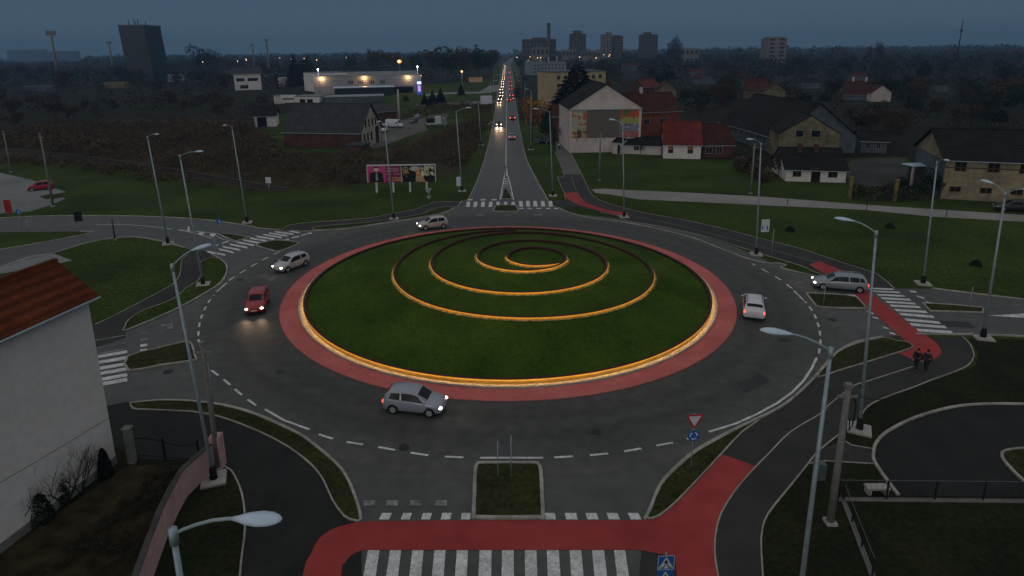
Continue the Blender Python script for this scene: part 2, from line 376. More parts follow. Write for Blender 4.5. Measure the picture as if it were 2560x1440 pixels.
for p in curve:
    d = p - CEN
    if d.length > 18.5: p = CEN + d * (18.5 / d.length)
    out3.append(Vector((p.x, p.y, HM(p.x, p.y))))
SPIRAL = out3
wall_run('spiral_wall', out3, 'ochre spiral wall lit from its coping winding up the grass mound', False, .5, outs=(1 if ang[-1] > ang[0] else -1))
# ---- splitter islands
def island(name, px, m=M_VERGE, n=3, w=.22):
    P = spline(GP(px), True, n) if n > 1 else GP(px)
    sheet(name, P, .10, m); kerb('kerb', P, True, w=w, h=.13, z=.0)
island('south_island', [(1184, 1292), (1186, 1240), (1188, 1180), (1194, 1163), (1210, 1160), (1330, 1160), (1345, 1163), (1352, 1180), (1355, 1240), (1357, 1292), (1350, 1296), (1270, 1297), (1190, 1296)], n=2, w=.26)
island('west_island', [(320, 893), (390, 874), (455, 858), (472, 858), (480, 864), (489, 896), (484, 903), (400, 915), (322, 928)], n=2)
island('north_west_island', [(640, 614), (664, 607), (688, 602), (720, 604), (748, 609), (725, 620), (700, 629), (684, 628)], n=2)
island('north_west_island', [(543, 585), (580, 587), (622, 594), (605, 600), (588, 604), (565, 595)], n=1)
island('north_island', [(1233, 529), (1236, 521), (1241, 515), (1265, 514), (1289, 515), (1293, 521), (1296, 529), (1265, 530)], n=1)
island('north_island', [(1254, 498), (1258, 478), (1264, 470), (1272, 478), (1281, 498)], n=1)
island('east_island', [(2016, 735), (2060, 736), (2115, 740), (2142, 745), (2166, 772), (2110, 772), (2055, 770), (2040, 766), (2028, 752)], n=1)
island('east_island', [(2307, 760), (2380, 764), (2457, 771), (2457, 783), (2390, 781), (2326, 779)], n=1)
# lens verges between road and paths
def verge(px, m=M_VERGE, n=3, name='verge', kb=True):
    P = spline(GP(px), True, n) if n > 1 else GP(px); sheet(name, P, .09, m)
    if kb: kerb('kerb', P, True, w=.10, h=.105)
# ---- paths
def path(px, m=M_PATH, z=.028, name='path', edge=True):
    P = GP(px); sheet(name, P, z, m)
path([(237, 812), (292, 786), (417, 720), (432, 710), (447, 692), (452, 672), (455, 650), (470, 635), (505, 626), (540, 640), (568, 668), (568, 690), (520, 732), (430, 782), (314, 830), (314, 845), (150, 900), (60, 905), (60, 890)], z=.024, name='west_path')
verge([(502, 655), (530, 645), (548, 648), (564, 662), (566, 680), (552, 706), (520, 729), (430, 778), (318, 826), (313, 818), (322, 801), (360, 777), (432, 750), (465, 722), (492, 706), (503, 690), (503, 670)], m=M_GRASS, n=2)
kerb('path_edge', spline(GP([(237, 812), (292, 786), (417, 720), (432, 710), (447, 692), (452, 672), (455, 650), (470, 635)]), n=3), w=.1, h=.05)
path([(702, 575), (745, 559), (815, 555), (915, 546), (975, 535), (1027, 526), (1075, 510), (1090, 504), (1152, 505), (1155, 512), (1135, 522), (1090, 541), (975, 558), (865, 575), (765, 580)], z=.024, name='north_west_path')
verge([(785, 570), (820, 565), (900, 559), (975, 550), (1030, 541), (1060, 534), (1095, 521), (1135, 519), (1090, 537), (975, 555), (865, 571), (790, 576)], m=M_GRASS, n=2)
kerb('path_edge', spline(GP([(702, 575), (745, 559), (915, 546), (975, 535), (1027, 526), (1075, 510), (1090, 504), (1152, 505)]), n=3), w=.1, h=.05)
ne_out = [(1425, 378), (1455, 437), (1470, 470), (1482, 490), (1510, 505), (1560, 520), (1635, 537), (1700, 548), (1800, 570), (1900, 596), (2000, 622), (2080, 648), (2140, 668), (2185, 682), (2212, 700), (2236, 722)]
ne_in = [(2172, 722), (2090, 700), (2032, 678), (2000, 664), (1920, 640), (1850, 618), (1750, 588), (1650, 566), (1570, 553), (1550, 541), (1500, 530), (1450, 518), (1400, 520), (1372, 503), (1415, 500), (1410, 482), (1395, 447), (1396, 441), (1410, 437), (1388, 380)]
path(ne_out + ne_in, name='north_east_path')
for seg in (ne_out, ne_in[1:11], ne_in[14:]): kerb('path_edge', spline(GP(seg), n=3), w=.1, h=.05)
sheet('pale_path', GP([(1412, 437), (1455, 437), (1425, 378), (1404, 330), (1388, 330), (1390, 380)]), .034, mat('pale_asphalt', (.13, .125, .12), .85, .1, .6))
kerb('path_line', spline(GP([(1428, 440), (1440, 475), (1462, 505), (1500, 523), (1560, 536), (1700, 565), (1850, 603), (2000, 645), (2060, 660)]), n=3), w=.08, h=.004, z=.03, m=M_WORN)
se_out = [(2407, 843), (2424, 860), (2433, 880), (2433, 896), (2418, 915), (2380, 932), (2330, 950), (2280, 970), (2237, 985), (2185, 1007), (2162, 1025), (2150, 1045), (2125, 1065), (2050, 1125), (2020, 1160), (1980, 1210), (1920, 1285), (1905, 1330), (1903, 1370), (1907, 1440), (1930, 1800)]
se_in = [(1560, 1800), (1598, 1440), (1603, 1380), (1617, 1299), (1650, 1290), (1692, 1255), (1740, 1205), (1805, 1135), (1857, 1080), (1900, 1052), (1970, 1010), (2025, 960), (2040, 947), (2160, 909), (2247, 882), (2280, 866), (2270, 857), (2215, 843)]
path(se_out + se_in, z=.030, name='south_east_path')
kerb('path_edge', spline(GP(se_out), n=3), w=.1, h=.05)
verge([(2080, 898), (2095, 883), (2127, 866), (2160, 856), (2207, 846), (2240, 853), (2268, 857), (2281, 866), (2276, 872), (2247, 882), (2160, 909), (2100, 927), (2044, 944), (2066, 915)], n=2)
verge([(1900, 1051), (1857, 1080), (1805, 1135), (1740, 1205), (1692, 1255), (1650, 1290), (1619, 1298), (1628, 1275), (1652, 1217), (1692, 1173), (1744, 1130), (1817, 1089), (1870, 1062)], n=2)
kerb('path_line', spline(GP([(2282, 917), (2240, 931), (2162, 956), (2132, 967), (2070, 1015), (2060, 1030), (1977, 1080), (1920, 1137), (1890, 1167), (1842, 1222), (1805, 1280), (1790, 1330), (1787, 1380), (1795, 1440), (1840, 1700)]), n=3), w=.1, h=.03, z=.02)
sw = [(325, 1012), (335, 1022), (345, 1025), (480, 1031), (560, 1047), (650, 1082), (722, 1120), (780, 1165), (810, 1205), (830, 1250), (860, 1292), (890, 1305), (904, 1310), (904, 1440), (880, 1800), (590, 1800), (600, 1440), (612, 1330), (610, 1265), (600, 1220), (580, 1180), (559, 1165), (520, 1150), (350, 1150), (250, 1100), (200, 1030), (320, 1005)]
path(sw, z=.030, name='south_west_path', m=mat('vignette_asphalt', (.024, .024, .023), .85, .2, .4, spec=.2, fine=(6, .15)))  # near path colour darkened to stand for the vignette at lower left
verge([(326, 1014), (345, 1006), (400, 1003), (480, 1006), (560, 1017), (640, 1040), (735, 1083), (775, 1108), (835, 1158), (865, 1195), (887, 1245), (899, 1283), (900, 1303), (885, 1303), (860, 1292), (830, 1250), (810, 1205), (780, 1165), (722, 1120), (650, 1082), (560, 1047), (480, 1031), (345, 1025), (332, 1020)], n=2)
kerb('path_edge', spline(GP([(559, 1165), (580, 1180), (600, 1220), (610, 1265), (612, 1330), (600, 1440), (580, 1800)]), n=4), w=.12, h=.06)
# small road at the right with its kerbs and foot link
rc = [(2560, 1012), (2460, 1012), (2380, 1020), (2290, 1045), (2220, 1080), (2190, 1110), (2183, 1140), (2188, 1160), (2215, 1200), (2245, 1240)]
sheet('side_road', GP([(2800, 1020)] + rc + [(2560, 1244), (2800, 1250)]), .024, mat('vignette_side_asphalt', (.022, .022, .021), .85, .2, .5, spec=.2))  # asphalt colour lowered to carry the lens falloff at lower right
kerb('kerb', spline(GP(rc), n=4), w=.22, h=.12)
sheet('foot_link', GP([(2110, 1103), (2135, 1115), (2183, 1123), (2186, 1158), (2060, 1153), (2022, 1160), (2055, 1122)]), .031, M_PATH)
kerb('path_edge', GP([(2110, 1103), (2130, 1114), (2183, 1123)]), w=.08, h=.05); kerb('path_edge', GP([(2022, 1160), (2060, 1153), (2186, 1160)]), w=.08, h=.05)
P = spline(GP([(2640, 1120), (2560, 1123), (2515, 1129), (2504, 1140), (2515, 1160), (2560, 1205), (2640, 1260)]), n=4)
sheet('verge', P, .09, M_VERGE); kerb('kerb', P, w=.2, h=.12)
# concrete walk on the right, lots on the left
sheet('concrete_walk', GP([(1510, 472), (1560, 475), (1720, 482), (1920, 493), (2160, 512), (2360, 525), (2560, 538), (2900, 562), (2900, 582), (2560, 555), (2330, 542), (2160, 525), (1920, 514), (1750, 506), (1600, 499), (1520, 486), (1490, 483), (1478, 474)]), .03, M_SLAB)
sheet('parking_lot', GP([(-300, 380), (0, 432), (80, 450), (165, 480), (130, 487), (165, 496), (130, 512), (75, 529), (0, 534), (-300, 545)]), .024, M_LOT)
verge([(100, 492), (125, 486), (150, 488), (163, 492), (140, 497), (115, 498)], n=1, kb=False)
sheet('driveway', GP([(-200, 700), (0, 668), (70, 640), (130, 633), (182, 652), (100, 668), (20, 682), (-200, 720)]), .03, M_LOT)
sheet('yard', GP([(890, 345), (940, 320), (1000, 300), (1090, 285), (1125, 283), (1120, 296), (1060, 310), (1070, 325), (1010, 345), (940, 372), (905, 365)]), .03, M_GRAVEL)
sheet('yard', GP([(2130, 400), (2250, 395), (2290, 420), (2250, 470), (2150, 468), (2110, 440)]), .03, mat('yard_dirt', (.045, .045, .045), .95, .3, .1))
sheet('side_lane', GP([(1232, 308), (1205, 321), (1165, 323), (1165, 319), (1200, 315), (1234, 302)]), .03, M_GRAVEL)
sheet('side_lane', GP([(1312, 345), (1340, 355), (1390, 352), (1390, 347), (1345, 348), (1310, 340)]), .03, M_PATH)
sheet('cross_lane', GP([(1246, 229), (1200, 234), (1100, 236), (1060, 240), (1060, 236), (1100, 232), (1200, 229), (1222, 215), (1248, 212)]), .03, M_LOT)
sheet('cross_lane', GP([(1242, 256), (1180, 262), (1100, 262), (1040, 266), (1040, 261), (1100, 257), (1243, 250)]), .03, M_GRAVEL)
# ---- red surfacing
Zr = .036
sheet('red_cycle_crossing', spline(GP([(905, 1305), (850, 1317), (812, 1335), (790, 1360), (776, 1390), (757, 1440), (700, 1800)]), n=3) + spline(GP([(830, 1800), (853, 1440), (862, 1410), (880, 1388), (905, 1377)]), n=3) + GP([(1597, 1376), (1650, 1386), (1688, 1392), (1692, 1440), (1700, 1800), (1840, 1800)]) +
      spline(GP([(1795, 1440), (1787, 1380), (1790, 1330), (1805, 1280), (1842, 1222), (1888, 1166)]), n=3) + GP([(1806, 1137)]) + spline(GP([(1805, 1137), (1742, 1207), (1694, 1257), (1652, 1292), (1612, 1302)]), n=2) + GP([(1350, 1302), (1180, 1302)]), Zr, M_RED)
sheet('red_cycle_path', spline(GP([(1410, 482), (1418, 496), (1438, 509), (1475, 521), (1540, 537), (1560, 541)]), n=3) + spline(GP([(1574, 533), (1540, 529), (1500, 520), (1468, 508), (1452, 496), (1443, 482)]), n=3), Zr, M_RED)
sheet('red_cycle_path', GP([(2023, 662), (2049, 653), (2112, 680), (2072, 690), (2045, 676)]), Zr, M_RED)
sheet('red_cycle_crossing', GP([(2135, 738), (2172, 729), (2235, 780), (2300, 831)]) + spline(GP([(2300, 831), (2335, 853), (2350, 872), (2352, 886), (2335, 899), (2318, 904)]), n=3) + GP([(2295, 905), (2247, 884), (2275, 875), (2282, 868), (2260, 850), (2165, 765)]), Zr, M_RED)
# ---- white markings
Zm = .042
mk = MB(); wn = MB()
for l, r_ in ((950, 975), (1004, 1026), (1054, 1077), (1103, 1127), (1153, 1176), (1363, 1389), (1414, 1443), (1467, 1495), (1520, 1548), (1574, 1601)):
    s_ = (1271 - (l + r_) / 2) * .055
    quadpx(mk, [(l + s_ * .3, 1284), (r_ + s_ * .3, 1284), (r_ - s_ * .15, 1300.5), (l - s_ * .15, 1300.5)], Zm)
for l, r_ in ((920, 949), (975, 1003), (1031, 1059), (1086, 1114), (1142, 1170), (1199, 1229), (1255, 1284), (1312, 1341), (1367, 1397), (1424, 1453), (1480, 1510), (1535, 1563)):
    c_ = (l + r_) / 2; s_ = (c_ - 1275) * .165 / 325 * (1800 - 1378)
    w_ = (r_ - l) / 2
    quadpx(mk, [(l, 1377.5), (r_, 1377.5), (c_ + s_ * .38 * .95 + w_ * 1.16, 1540), (c_ + s_ * .38 * .95 - w_ * 1.16, 1540)], Zm)
for x in (920, 977, 1036, 1100): quadpx(wn, [(x - 10, 1252), (x + 18, 1252), (x + 17, 1266), (x - 12, 1266)], Zm)
# north crossing
for x in (1171, 1189, 1208, 1227): quadpx(mk, [(x - 4, 505), (x + 5, 505), (x + 3, 518), (x - 6, 518)], Zm)
for x in (1302, 1320, 1338, 1357, 1376): quadpx(mk, [(x - 5, 503), (x + 4, 503), (x + 6, 517), (x - 4, 517)], Zm)
for x in (1245, 1264, 1283): quadpx(mk, [(x - 4, 505), (x + 4, 505), (x + 4, 513), (x - 4, 513)], Zm)
for x in (1176, 1208, 1236): quadpx(mk, [(x - 7, 498.5), (x + 6, 498.5), (x + 5, 501.5), (x - 8, 501.5)], Zm)
for x in (1303, 1324, 1347, 1371, 1391): quadpx(mk, [(x - 6, 520.5), (x + 5, 520.5), (x + 6, 523), (x - 5, 523)], Zm)
for x in (1200, 1270, 1345): quadpx(wn, [(x - 9, 537), (x + 9, 537), (x + 9, 539.5), (x - 9, 539.5)], Zm)
# north-west crossing: parallel stripes
for (x0, y0, x1, y1, w_) in ((516, 630, 562, 638, 5), (545, 623.5, 583, 632, 5), (555, 617.5, 600, 626, 5), (573, 611.5, 618, 620, 5), (589, 606, 634, 614, 5), (606, 601, 650, 608.5, 5), (623, 596, 667, 603.5, 4.6), (638, 591.5, 686, 599, 4.6), (656, 587, 703, 594.5, 4.4), (671, 583.5, 717, 590.5, 4.2), (686, 580, 733, 586.5, 4), (721, 578.5, 748, 583, 3.6)):
    quadpx(mk, [(x0, y0 - w_ / 2), (x1, y1 - w_ / 2), (x1 + 2, y1 + w_ / 2), (x0 + 4, y0 + w_ / 2)], Zm)
for (x0, y0, x1, y1) in ((556, 607, 570, 603), (536, 615, 546, 611), (710, 600, 723, 597), (730, 594, 748, 590), (754, 588, 764, 585), (768, 583, 780, 582)):
    quadpx(mk, [(x0, y0), (x1, y1), (x1, y1 + 3), (x0 - 2, y0 + 3)], Zm)
quadpx(mk, [(500, 581), (512, 582), (507, 588), (495, 585)], Zm); quadpx(mk, [(528, 583), (542, 585), (534, 593), (523, 590)], Zm)
quadpx(mk, [(470, 567), (474, 567), (474, 580), (468, 579)], Zm)
# west crossing
for (y0, y1, w_) in ((838, 843, 2), (858, 862, 2.5), (873, 879, 3), (880, 889, 7), (895, 903, 8), (910, 917, 8), (923, 931, 8), (938, 945, 8), (950, 957, 9)):
    b_ = mk if w_ > 3 else wn
    sl = .13
    quadpx(b_, [(200, y0 + 14 + 55 * sl - w_ / 2), (318, y0 - w_ / 2), (319, y0 + w_ / 2), (200, y0 + 14 + 55 * sl + w_ / 2)], Zm)
for y, b_ in ((864, mk), (877, mk), (850, wn), (835, wn)): quadpx(b_, [(350, y - 2), (368, y - 4), (369, y + 2), (352, y + 5)], Zm)
quadpx(wn, [(402, 812), (430, 808), (434, 822), (420, 824), (418, 816), (404, 818)], Zm)
# east crossing
for (x0, y0, x1, y1, w_) in ((2165, 721.5, 2236, 724, 3.5), (2180, 729, 2252, 732, 4), (2190, 738, 2264, 741, 4.5), (2200, 746.5, 2279, 750.5, 5), (2212, 755.5, 2291, 760, 5), (2223, 765, 2303, 769, 5.5), (2235, 776, 2320, 781, 6), (2246, 786, 2337, 793, 6.5), (2260, 800, 2353, 808, 6.5), (2273, 812, 2368, 819, 7), (2290, 826, 2384, 832, 7)):
    quadpx(mk, [(x0, y0 - w_ / 2), (x1 - 6, y1 - w_ / 2), (x1, y1 + w_ / 2), (x0 + 6, y0 + w_ / 2)], Zm)
for (x0, y0, x1, y1) in ((2116, 738, 2142, 741), (2165, 780, 2185, 785), (2180, 794, 2198, 798), (2206, 819, 2222, 823), (2222, 833, 2240, 837), (2273, 729, 2292, 731), (2290, 741, 2312, 747), (2312, 756, 2332, 760)):
    quadpx(mk, [(x0, y0 - 2), (x1 - 3, y1 - 2.5), (x1, y1 + 2), (x0 + 4, y0 + 2.5)], Zm)
quadpx(mk, [(2470, 790), (2560, 785), (2700, 780), (2700, 792), (2560, 796)], Zm)
# lane lines
def dashes(px, seg, gap, w, b_=None, z=Zm, first=0.0):
    P = spline(GP(px), n=8); b_ = b_ or mk
    s = -first; on = []
    acc = [0]
    for i in range(1, len(P)): acc.append(acc[-1] + (P[i] - P[i - 1]).length)
    def at(d):
        i = max(1, min(len(P) - 1, int(np.searchsorted(acc, d)))); t = (d - acc[i - 1]) / max(1e-6, acc[i] - acc[i - 1]); return P[i - 1].lerp(P[i], t)
    d = first
    while d < acc[-1]:
        e = min(acc[-1], d + seg); n = max(1, int((e - d) / 2))
        for k in range(n): strip(b_, at(d + (e - d) * k / n), at(d + (e - d) * (k + 1) / n), w, z)
        d = e + gap
dashes([(797, 1087), (850, 1103), (940, 1118), (1050, 1137), (1100, 1142), (1180, 1146)], 1.05, .95, .16)
dashes([(1200, 1146), (1280, 1147), (1358, 1146)], 9, 1, .16)
dashes([(1386, 1145), (1470, 1140), (1540, 1133), (1600, 1123), (1700, 1104), (1740, 1092)], 1.05, .95, .16)
dashes([(1772, 1081), (1860, 1052), (1960, 998), (2015, 945), (2042, 895)], 60, 1, .16)
dashes([(2047, 885), (2051, 850), (2046, 815), (2032, 780), (2010, 752)], .9, .8, .16)
dashes([(2012, 755), (2000, 740), (1985, 728)], 10, 1, .16)
dashes([(1980, 722), (1940, 693), (1880, 660)], 1.1, 1.1, .16)
dashes([(662, 1024), (710, 1052), (774, 1075)], 60, 1, .16)
dashes([(640, 1015), (600, 985), (560, 950), (530, 928), (515, 910)], 1.1, .8, .16)
dashes([(513, 895), (500, 870), (496, 850)], 60, 1, .16)
dashes([(496, 840), (498, 815), (505, 790), (520, 758), (535, 738)], .9, .9, .16)
dashes([(542, 730), (567, 708)], 60, 1, .16)
dashes([(572, 702), (600, 684), (640, 660), (690, 634), (720, 622)], 1.1, 1.0, .16)
dashes([(730, 612), (800, 595), (880, 580), (900, 576)], 1.4, 1.4, .14, wn)
dashes([(1264, 440), (1265, 400), (1265.5, 350), (1266, 300), (1266.5, 250), (1266, 200), (1266.5, 170)], 400, 1, .16)
quadpx(mk, [(1264, 415), (1266, 415), (1270, 440), (1261, 440)], Zm)
dashes([(1261, 440), (1256, 468), (1250, 500)], 60, 1, .18); dashes([(1270, 440), (1277, 468), (1284, 500)], 60, 1, .18)
for y in (446, 452, 458, 464): quadpx(mk, [(1262 - (y - 440) * .12, y), (1269 + (y - 440) * .12, y + 2), (1269 + (y - 440) * .12, y + 4), (1262 - (y - 440) * .12, y + 2)], Zm)
dashes([(240, 562), (330, 563), (420, 572), (480, 582), (540, 600)], 60, 1, .14); dashes([(420, 573), (480, 578), (545, 585)], 60, 1, .12)
dashes([(540, 590), (560, 600), (590, 606)], 60, 1, .1)
dashes([(1178, 497), (1196, 460), (1207, 430), (1217, 400), (1225, 370), (1232, 340), (1238, 310)], 200, 1, .12, wn)
dashes([(1366, 497), (1345, 462), (1326, 430), (1312, 400), (1304, 370), (1298, 340), (1292, 310)], 200, 1, .12, wn)
dashes([(2700, 770), (2560, 762), (2457, 773), (2330, 780)], 60, 1, .1, wn)
mk.build('road_marking', M_WHITE, kind='structure'); wn.build('worn_road_marking', M_WORN, kind='structure')

# small worn things in the road: covers, patches, grit
M_PATCH = mat('asphalt_patch', (.054, .056, .057), .85, .15, 2, .2); M_IRON = mat('cast_iron', (.03, .03, .032), .55, .2, 4, .4, metal=.4)
for (x, y) in ((1010, 1120), (1490, 1080), (1325, 1210), (700, 930), (1960, 850), (1330, 548), (880, 620), (2080, 800), (420, 930), (600, 700)):
    q = G(x, y); b = MB(); n = 20; b.add([(q.x + .32 * math.cos(6.283 * i / n), q.y + .32 * math.sin(6.283 * i / n), .046) for i in range(n)], [tuple(range(n))]); b.build('manhole_cover', M_IRON, kind='structure')
for P in ([(1840, 960), (1900, 935), (1925, 955), (1862, 985)], [(2300, 800), (2420, 806), (2440, 820), (2310, 815)]):
    sheet('road_patch', GP(P), .038, M_PATCH)
# ================================================================== STREET LAMPS
LAMPG = 'tall galvanised street lamps round the junction'
def lamp_post(base, h, arms, label, name='street_lamp', group=LAMPG, foot=True, lean=(0, 0), slab_rot=0.0, r0=.105, r1=.06):
    root = empty(name, base, 0, label, 'street lamp', group)
    top = Vector((lean[0], lean[1], h))
    b = MB(); b.tube([(0, 0, .25), top * .5 + Vector((0, 0, .12)), top], [r0, (r0 + r1) / 2, r1], 12); b.tube([top - Vector((0, 0, .25)), top + Vector((0, 0, .12))], [r1 * 1.5, r1 * 1.5], 10)
    b.build('pole', M_STEEL, root, True)
    if foot:
        b = MB(); b.tube([(0, 0, .10), (0, 0, .75), (0, 0, .85)], [.2, .17, .11], 12)
        for i in range(4):
            t = math.pi / 2 * i + slab_rot + .78; b.box(-.02, .02, -.02, .02, .1, .5, M=Matrix.Translation((.2 * math.cos(t), .2 * math.sin(t), 0)))
        b.build('pole_boot', M_BOOT, root, True)
        b = MB(); Mx = Matrix.Rotation(slab_rot, 4, 'Z'); b.box(-.62, .62, -.62, .62, -.2, .12, M=Mx); b.build('foundation_slab', M_CONC, root)
    for (dx, dy, rise) in arms:
        d = Vector((dx, dy, 0)); ln = d.length; u = d.normalized()
        hd = .85  # lamp head length
        pts = [top + Vector((0, 0, -.02))] + [top + u * (ln - hd * .55) * t + Vector((0, 0, rise * math.sin(t * math.pi / 2))) for t in (.15, .35, .6, .85, 1)]
        b = MB(); b.tube(pts, .038, 8); b.build('arm', M_STEEL, root, True)
        e = pts[-1]; rot = Matrix.Translation(e + u * hd * .45 + Vector((0, 0, .03))) @ Matrix.Rotation(math.atan2(u.y, u.x), 4, 'Z') @ Matrix.Rotation(-.08, 4, 'Y')
        b = MB(); vs = []; n = 12
        prof = [(-.52, .045, .05), (-.40, .08, .07), (-.2, .155, .11), (.05, .20, .13), (.28, .18, .11), (.42, .12, .075), (.50, .04, .03)]
        for (x, w, t) in prof:
            for j in range(n):
                a = 2 * math.pi * j / n; zz = math.sin(a); vs.append(rot @ Vector((x, w * math.cos(a), t * zz * (1 if zz > 0 else .35))))
        fs = [(i * n + j, i * n + (j + 1) % n, (i + 1) * n + (j + 1) % n, (i + 1) * n + j) for i in range(len(prof) - 1) for j in range(n)]
        b.add(vs, fs + [tuple(reversed(range(n))), tuple(range((len(prof) - 1) * n, len(prof) * n))]); hdo = b.build('lamp_head', M_LAMP, root, True)
        b = MB(); b.ellipsoid((.08, 0, -.03), (.3, .14, .05), 10, 6, M=rot); b.build('lamp_glass', M_LAMPG, hdo, True)
    return root
def lamp_px(bx, by, tx, ty, heads, label, hfix=None, **kw):
    """base pixel, pole-top pixel, head pixels"""
    base = G(bx, by)
    h = hfix or HT(base, ty)
    q = G(tx, ty, h); top = base + Vector((0, 0, h)); dx = q.x - top.x
    dx = max(-.62, min(.62, dx))
    arms = []
    for hp in heads:
        e = G(hp[0], hp[1], h + .55); d = Vector((e.x - base.x - dx, e.y - base.y, 0)); ln = d.length
        if ln > 3.2: d *= 3.2 / ln
        if ln < 1.6: d = d.normalized() * 1.6
        arms.append((d.x, d.y, .55))
    return lamp_post(base, h, arms, label, lean=(dx, 0), **kw)
lamp_px(420, 610, 368, 343, [(402, 339)], 'grey street lamp on the grass bank left of the north-west crossing, its arm pointing right', slab_rot=.4)
lamp_px(508, 712, 449, 390, [(500, 380)], 'grey street lamp standing in the lens shaped grass island beside the west path', slab_rot=.3)
lamp_px(618, 557, 580, 318, [(556, 317)], 'grey street lamp on the lawn edge above the north-west crossing, arm pointing left', slab_rot=.2)
lamp_px(535, 1200, 413, 665, [(497, 622)], 'large street lamp beside the pink boundary wall, rising in front of the white house', slab_rot=.35)
lamp_px(985, 548, 960, 312, [(948, 305)], 'grey street lamp standing in front of the double billboard', slab_rot=.1)
lamp_px(1155, 478, 1139, 280, [(1172, 270)], 'grey street lamp on the left verge by the north crossing with a small white box', slab_rot=0)
lamp_px(1382, 490, 1374, 280, [(1338, 273)], 'grey street lamp on the grass between the straight road and the north-east path', slab_rot=0)
lamp_px(1560, 543, 1556, 312, [(1532, 300)], 'grey street lamp at the end of the curved red cycle path', slab_rot=0)
P9 = lamp_px(1890, 637, 1902, 360, [(1880, 349)], 'grey street lamp on the north-east verge carrying a small white poster', slab_rot=-.2)
P10 = lamp_px(2148, 1075, 2190, 582, [(2106, 550)], 'large street lamp on the right by the side road, arm reaching left over the path', slab_rot=-.5)
lamp_px(2307, 710, 2342, 406, [(2366, 402)], 'grey street lamp on the grass beyond the east crossing, arm pointing right', slab_rot=-.3)
lamp_px(2457, 845, 2513, 484, [(2474, 457), (2562, 474)], 'twin armed street lamp on the south side of the east road', slab_rot=-.3)
def lamp_top(tx, ty, h, heads, label, **kw):
    q = G(tx, ty, h); base = Vector((q.x, q.y, 0)); arms = []
    for hp in heads:
        e = G(hp[0], hp[1], h + .5); arms.append((e.x - q.x, e.y - q.y, .5))
    return lamp_post(base, h, arms, label, **kw)
lamp_top(2077, 877, 12.3, [(1932, 832)], 'near street lamp at lower right whose head hangs over the roundabout lane')
lamp_top(433, 1334, 12.6, [(655, 1303)], 'nearest street lamp at lower left with its big pale oval head')
# far row along the straight road
RG = 'street lamps along the distant straight road'
for (bx, by, ty, hx) in ((1203, 363, 262, 1190), (1327, 374, 228, 1316), ):
    lamp_px(bx, by, bx - (7 if bx < 1266 else -1) * 1.0, ty, [(hx, ty - 5)], 'far street lamp left of the straight road by the lane end' if bx < 1266 else 'far street lamp right of the straight road before the orange autumn tree', group=RG)
for (bx, by, ty) in ((1312, 258, 205), (1303, 238, 190), (1297, 222, 180), (1292, 205, 170), (1288, 192, 161), (1285, 181, 153), (1282, 172, 147)):
    base = G(bx, by); lamp_post(base, HT(base, ty), [(-2.6, .2, .5)], 'distant street lamp in the row down the right of the straight road', group=RG, foot=False)
for (bx, by, ty) in ((1226, 262, 205), (1234, 232, 190)):
    base = G(bx, by); lamp_post(base, HT(base, ty), [(2.6, .2, .5)], 'distant street lamp in the row down the left of the straight road', group=RG, foot=False)
# utility poles
def conc_pole(bx, by, ty, label, r=.13, m=M_CONCD, tip=None, name='utility_pole', cat='pole', hfix=None):
    base = G(bx, by); h = hfix or HT(base, ty)
    root = empty(name, base, 0, label, cat)
    b = MB(); b.tube([(0, 0, 0), (0, 0, h)], [r * 1.25, r * .85], 12); b.build('shaft', m, root, True)
    b = MB(); b.box(-r, r, -r, r, h, h + .18); b.box(-.45, .45, -.05, .05, h - .5, h - .4); b.build('crossarm', M_CONCD, root)
    b = MB(); b.box(-r * 1.7, r * 1.7, -r * 1.7, r * 1.7, -.1, .15); b.build('footing', M_CONC, root)
    return root, base, h
cp, cpb, cph = conc_pole(2075, 1308, 968, 'thick concrete utility pole at lower right beside the fence', r=.145)
b = MB(); b.tube([(.35, 0, cph - .6), (.45, 0, cph - .9), (.42, 0, cph - 1.9), (.3, 0, cph - 2.2), (.25, .0, cph - 1.6)], .03, 6); b.build('hanging_cable_loop', M_BLACK, cp)
cp2, cp2b, cp2h = conc_pole(547, 1172, 862, 'concrete utility pole close behind the large lamp by the pink wall', r=.12)
conc_pole(1498, 450, 333, 'slim pale pole on the grass in front of the mural house')
conc_pole(1876, 484, 362, 'slim pale pole on the grass beside the concrete walk')
conc_pole(28, 430, 330, 'old pole at the far left edge above the parking lot', r=.14)
conc_pole(133, 516, 336, 'leaning grey pole in front of the parked red car', r=.14)
conc_pole(288, 600, 548, 'short dark post on the verge of the north-west road', r=.07, m=M_BOOT)
def cable(p, q, sag, label, r=.02):
    p = Vector(p); q = Vector(q); b = MB(); b.tube([p.lerp(q, t) - Vector((0, 0, sag * 4 * t * (1 - t))) for t in np.linspace(0, 1, 13)], r, 5)
    b.build('cable', M_BLACK, label=label, cat='cable')
cable(cpb + Vector((.2, 0, cph - .3)), G(2250, 985, 6.2), .3, 'black cable running right from the concrete utility pole')
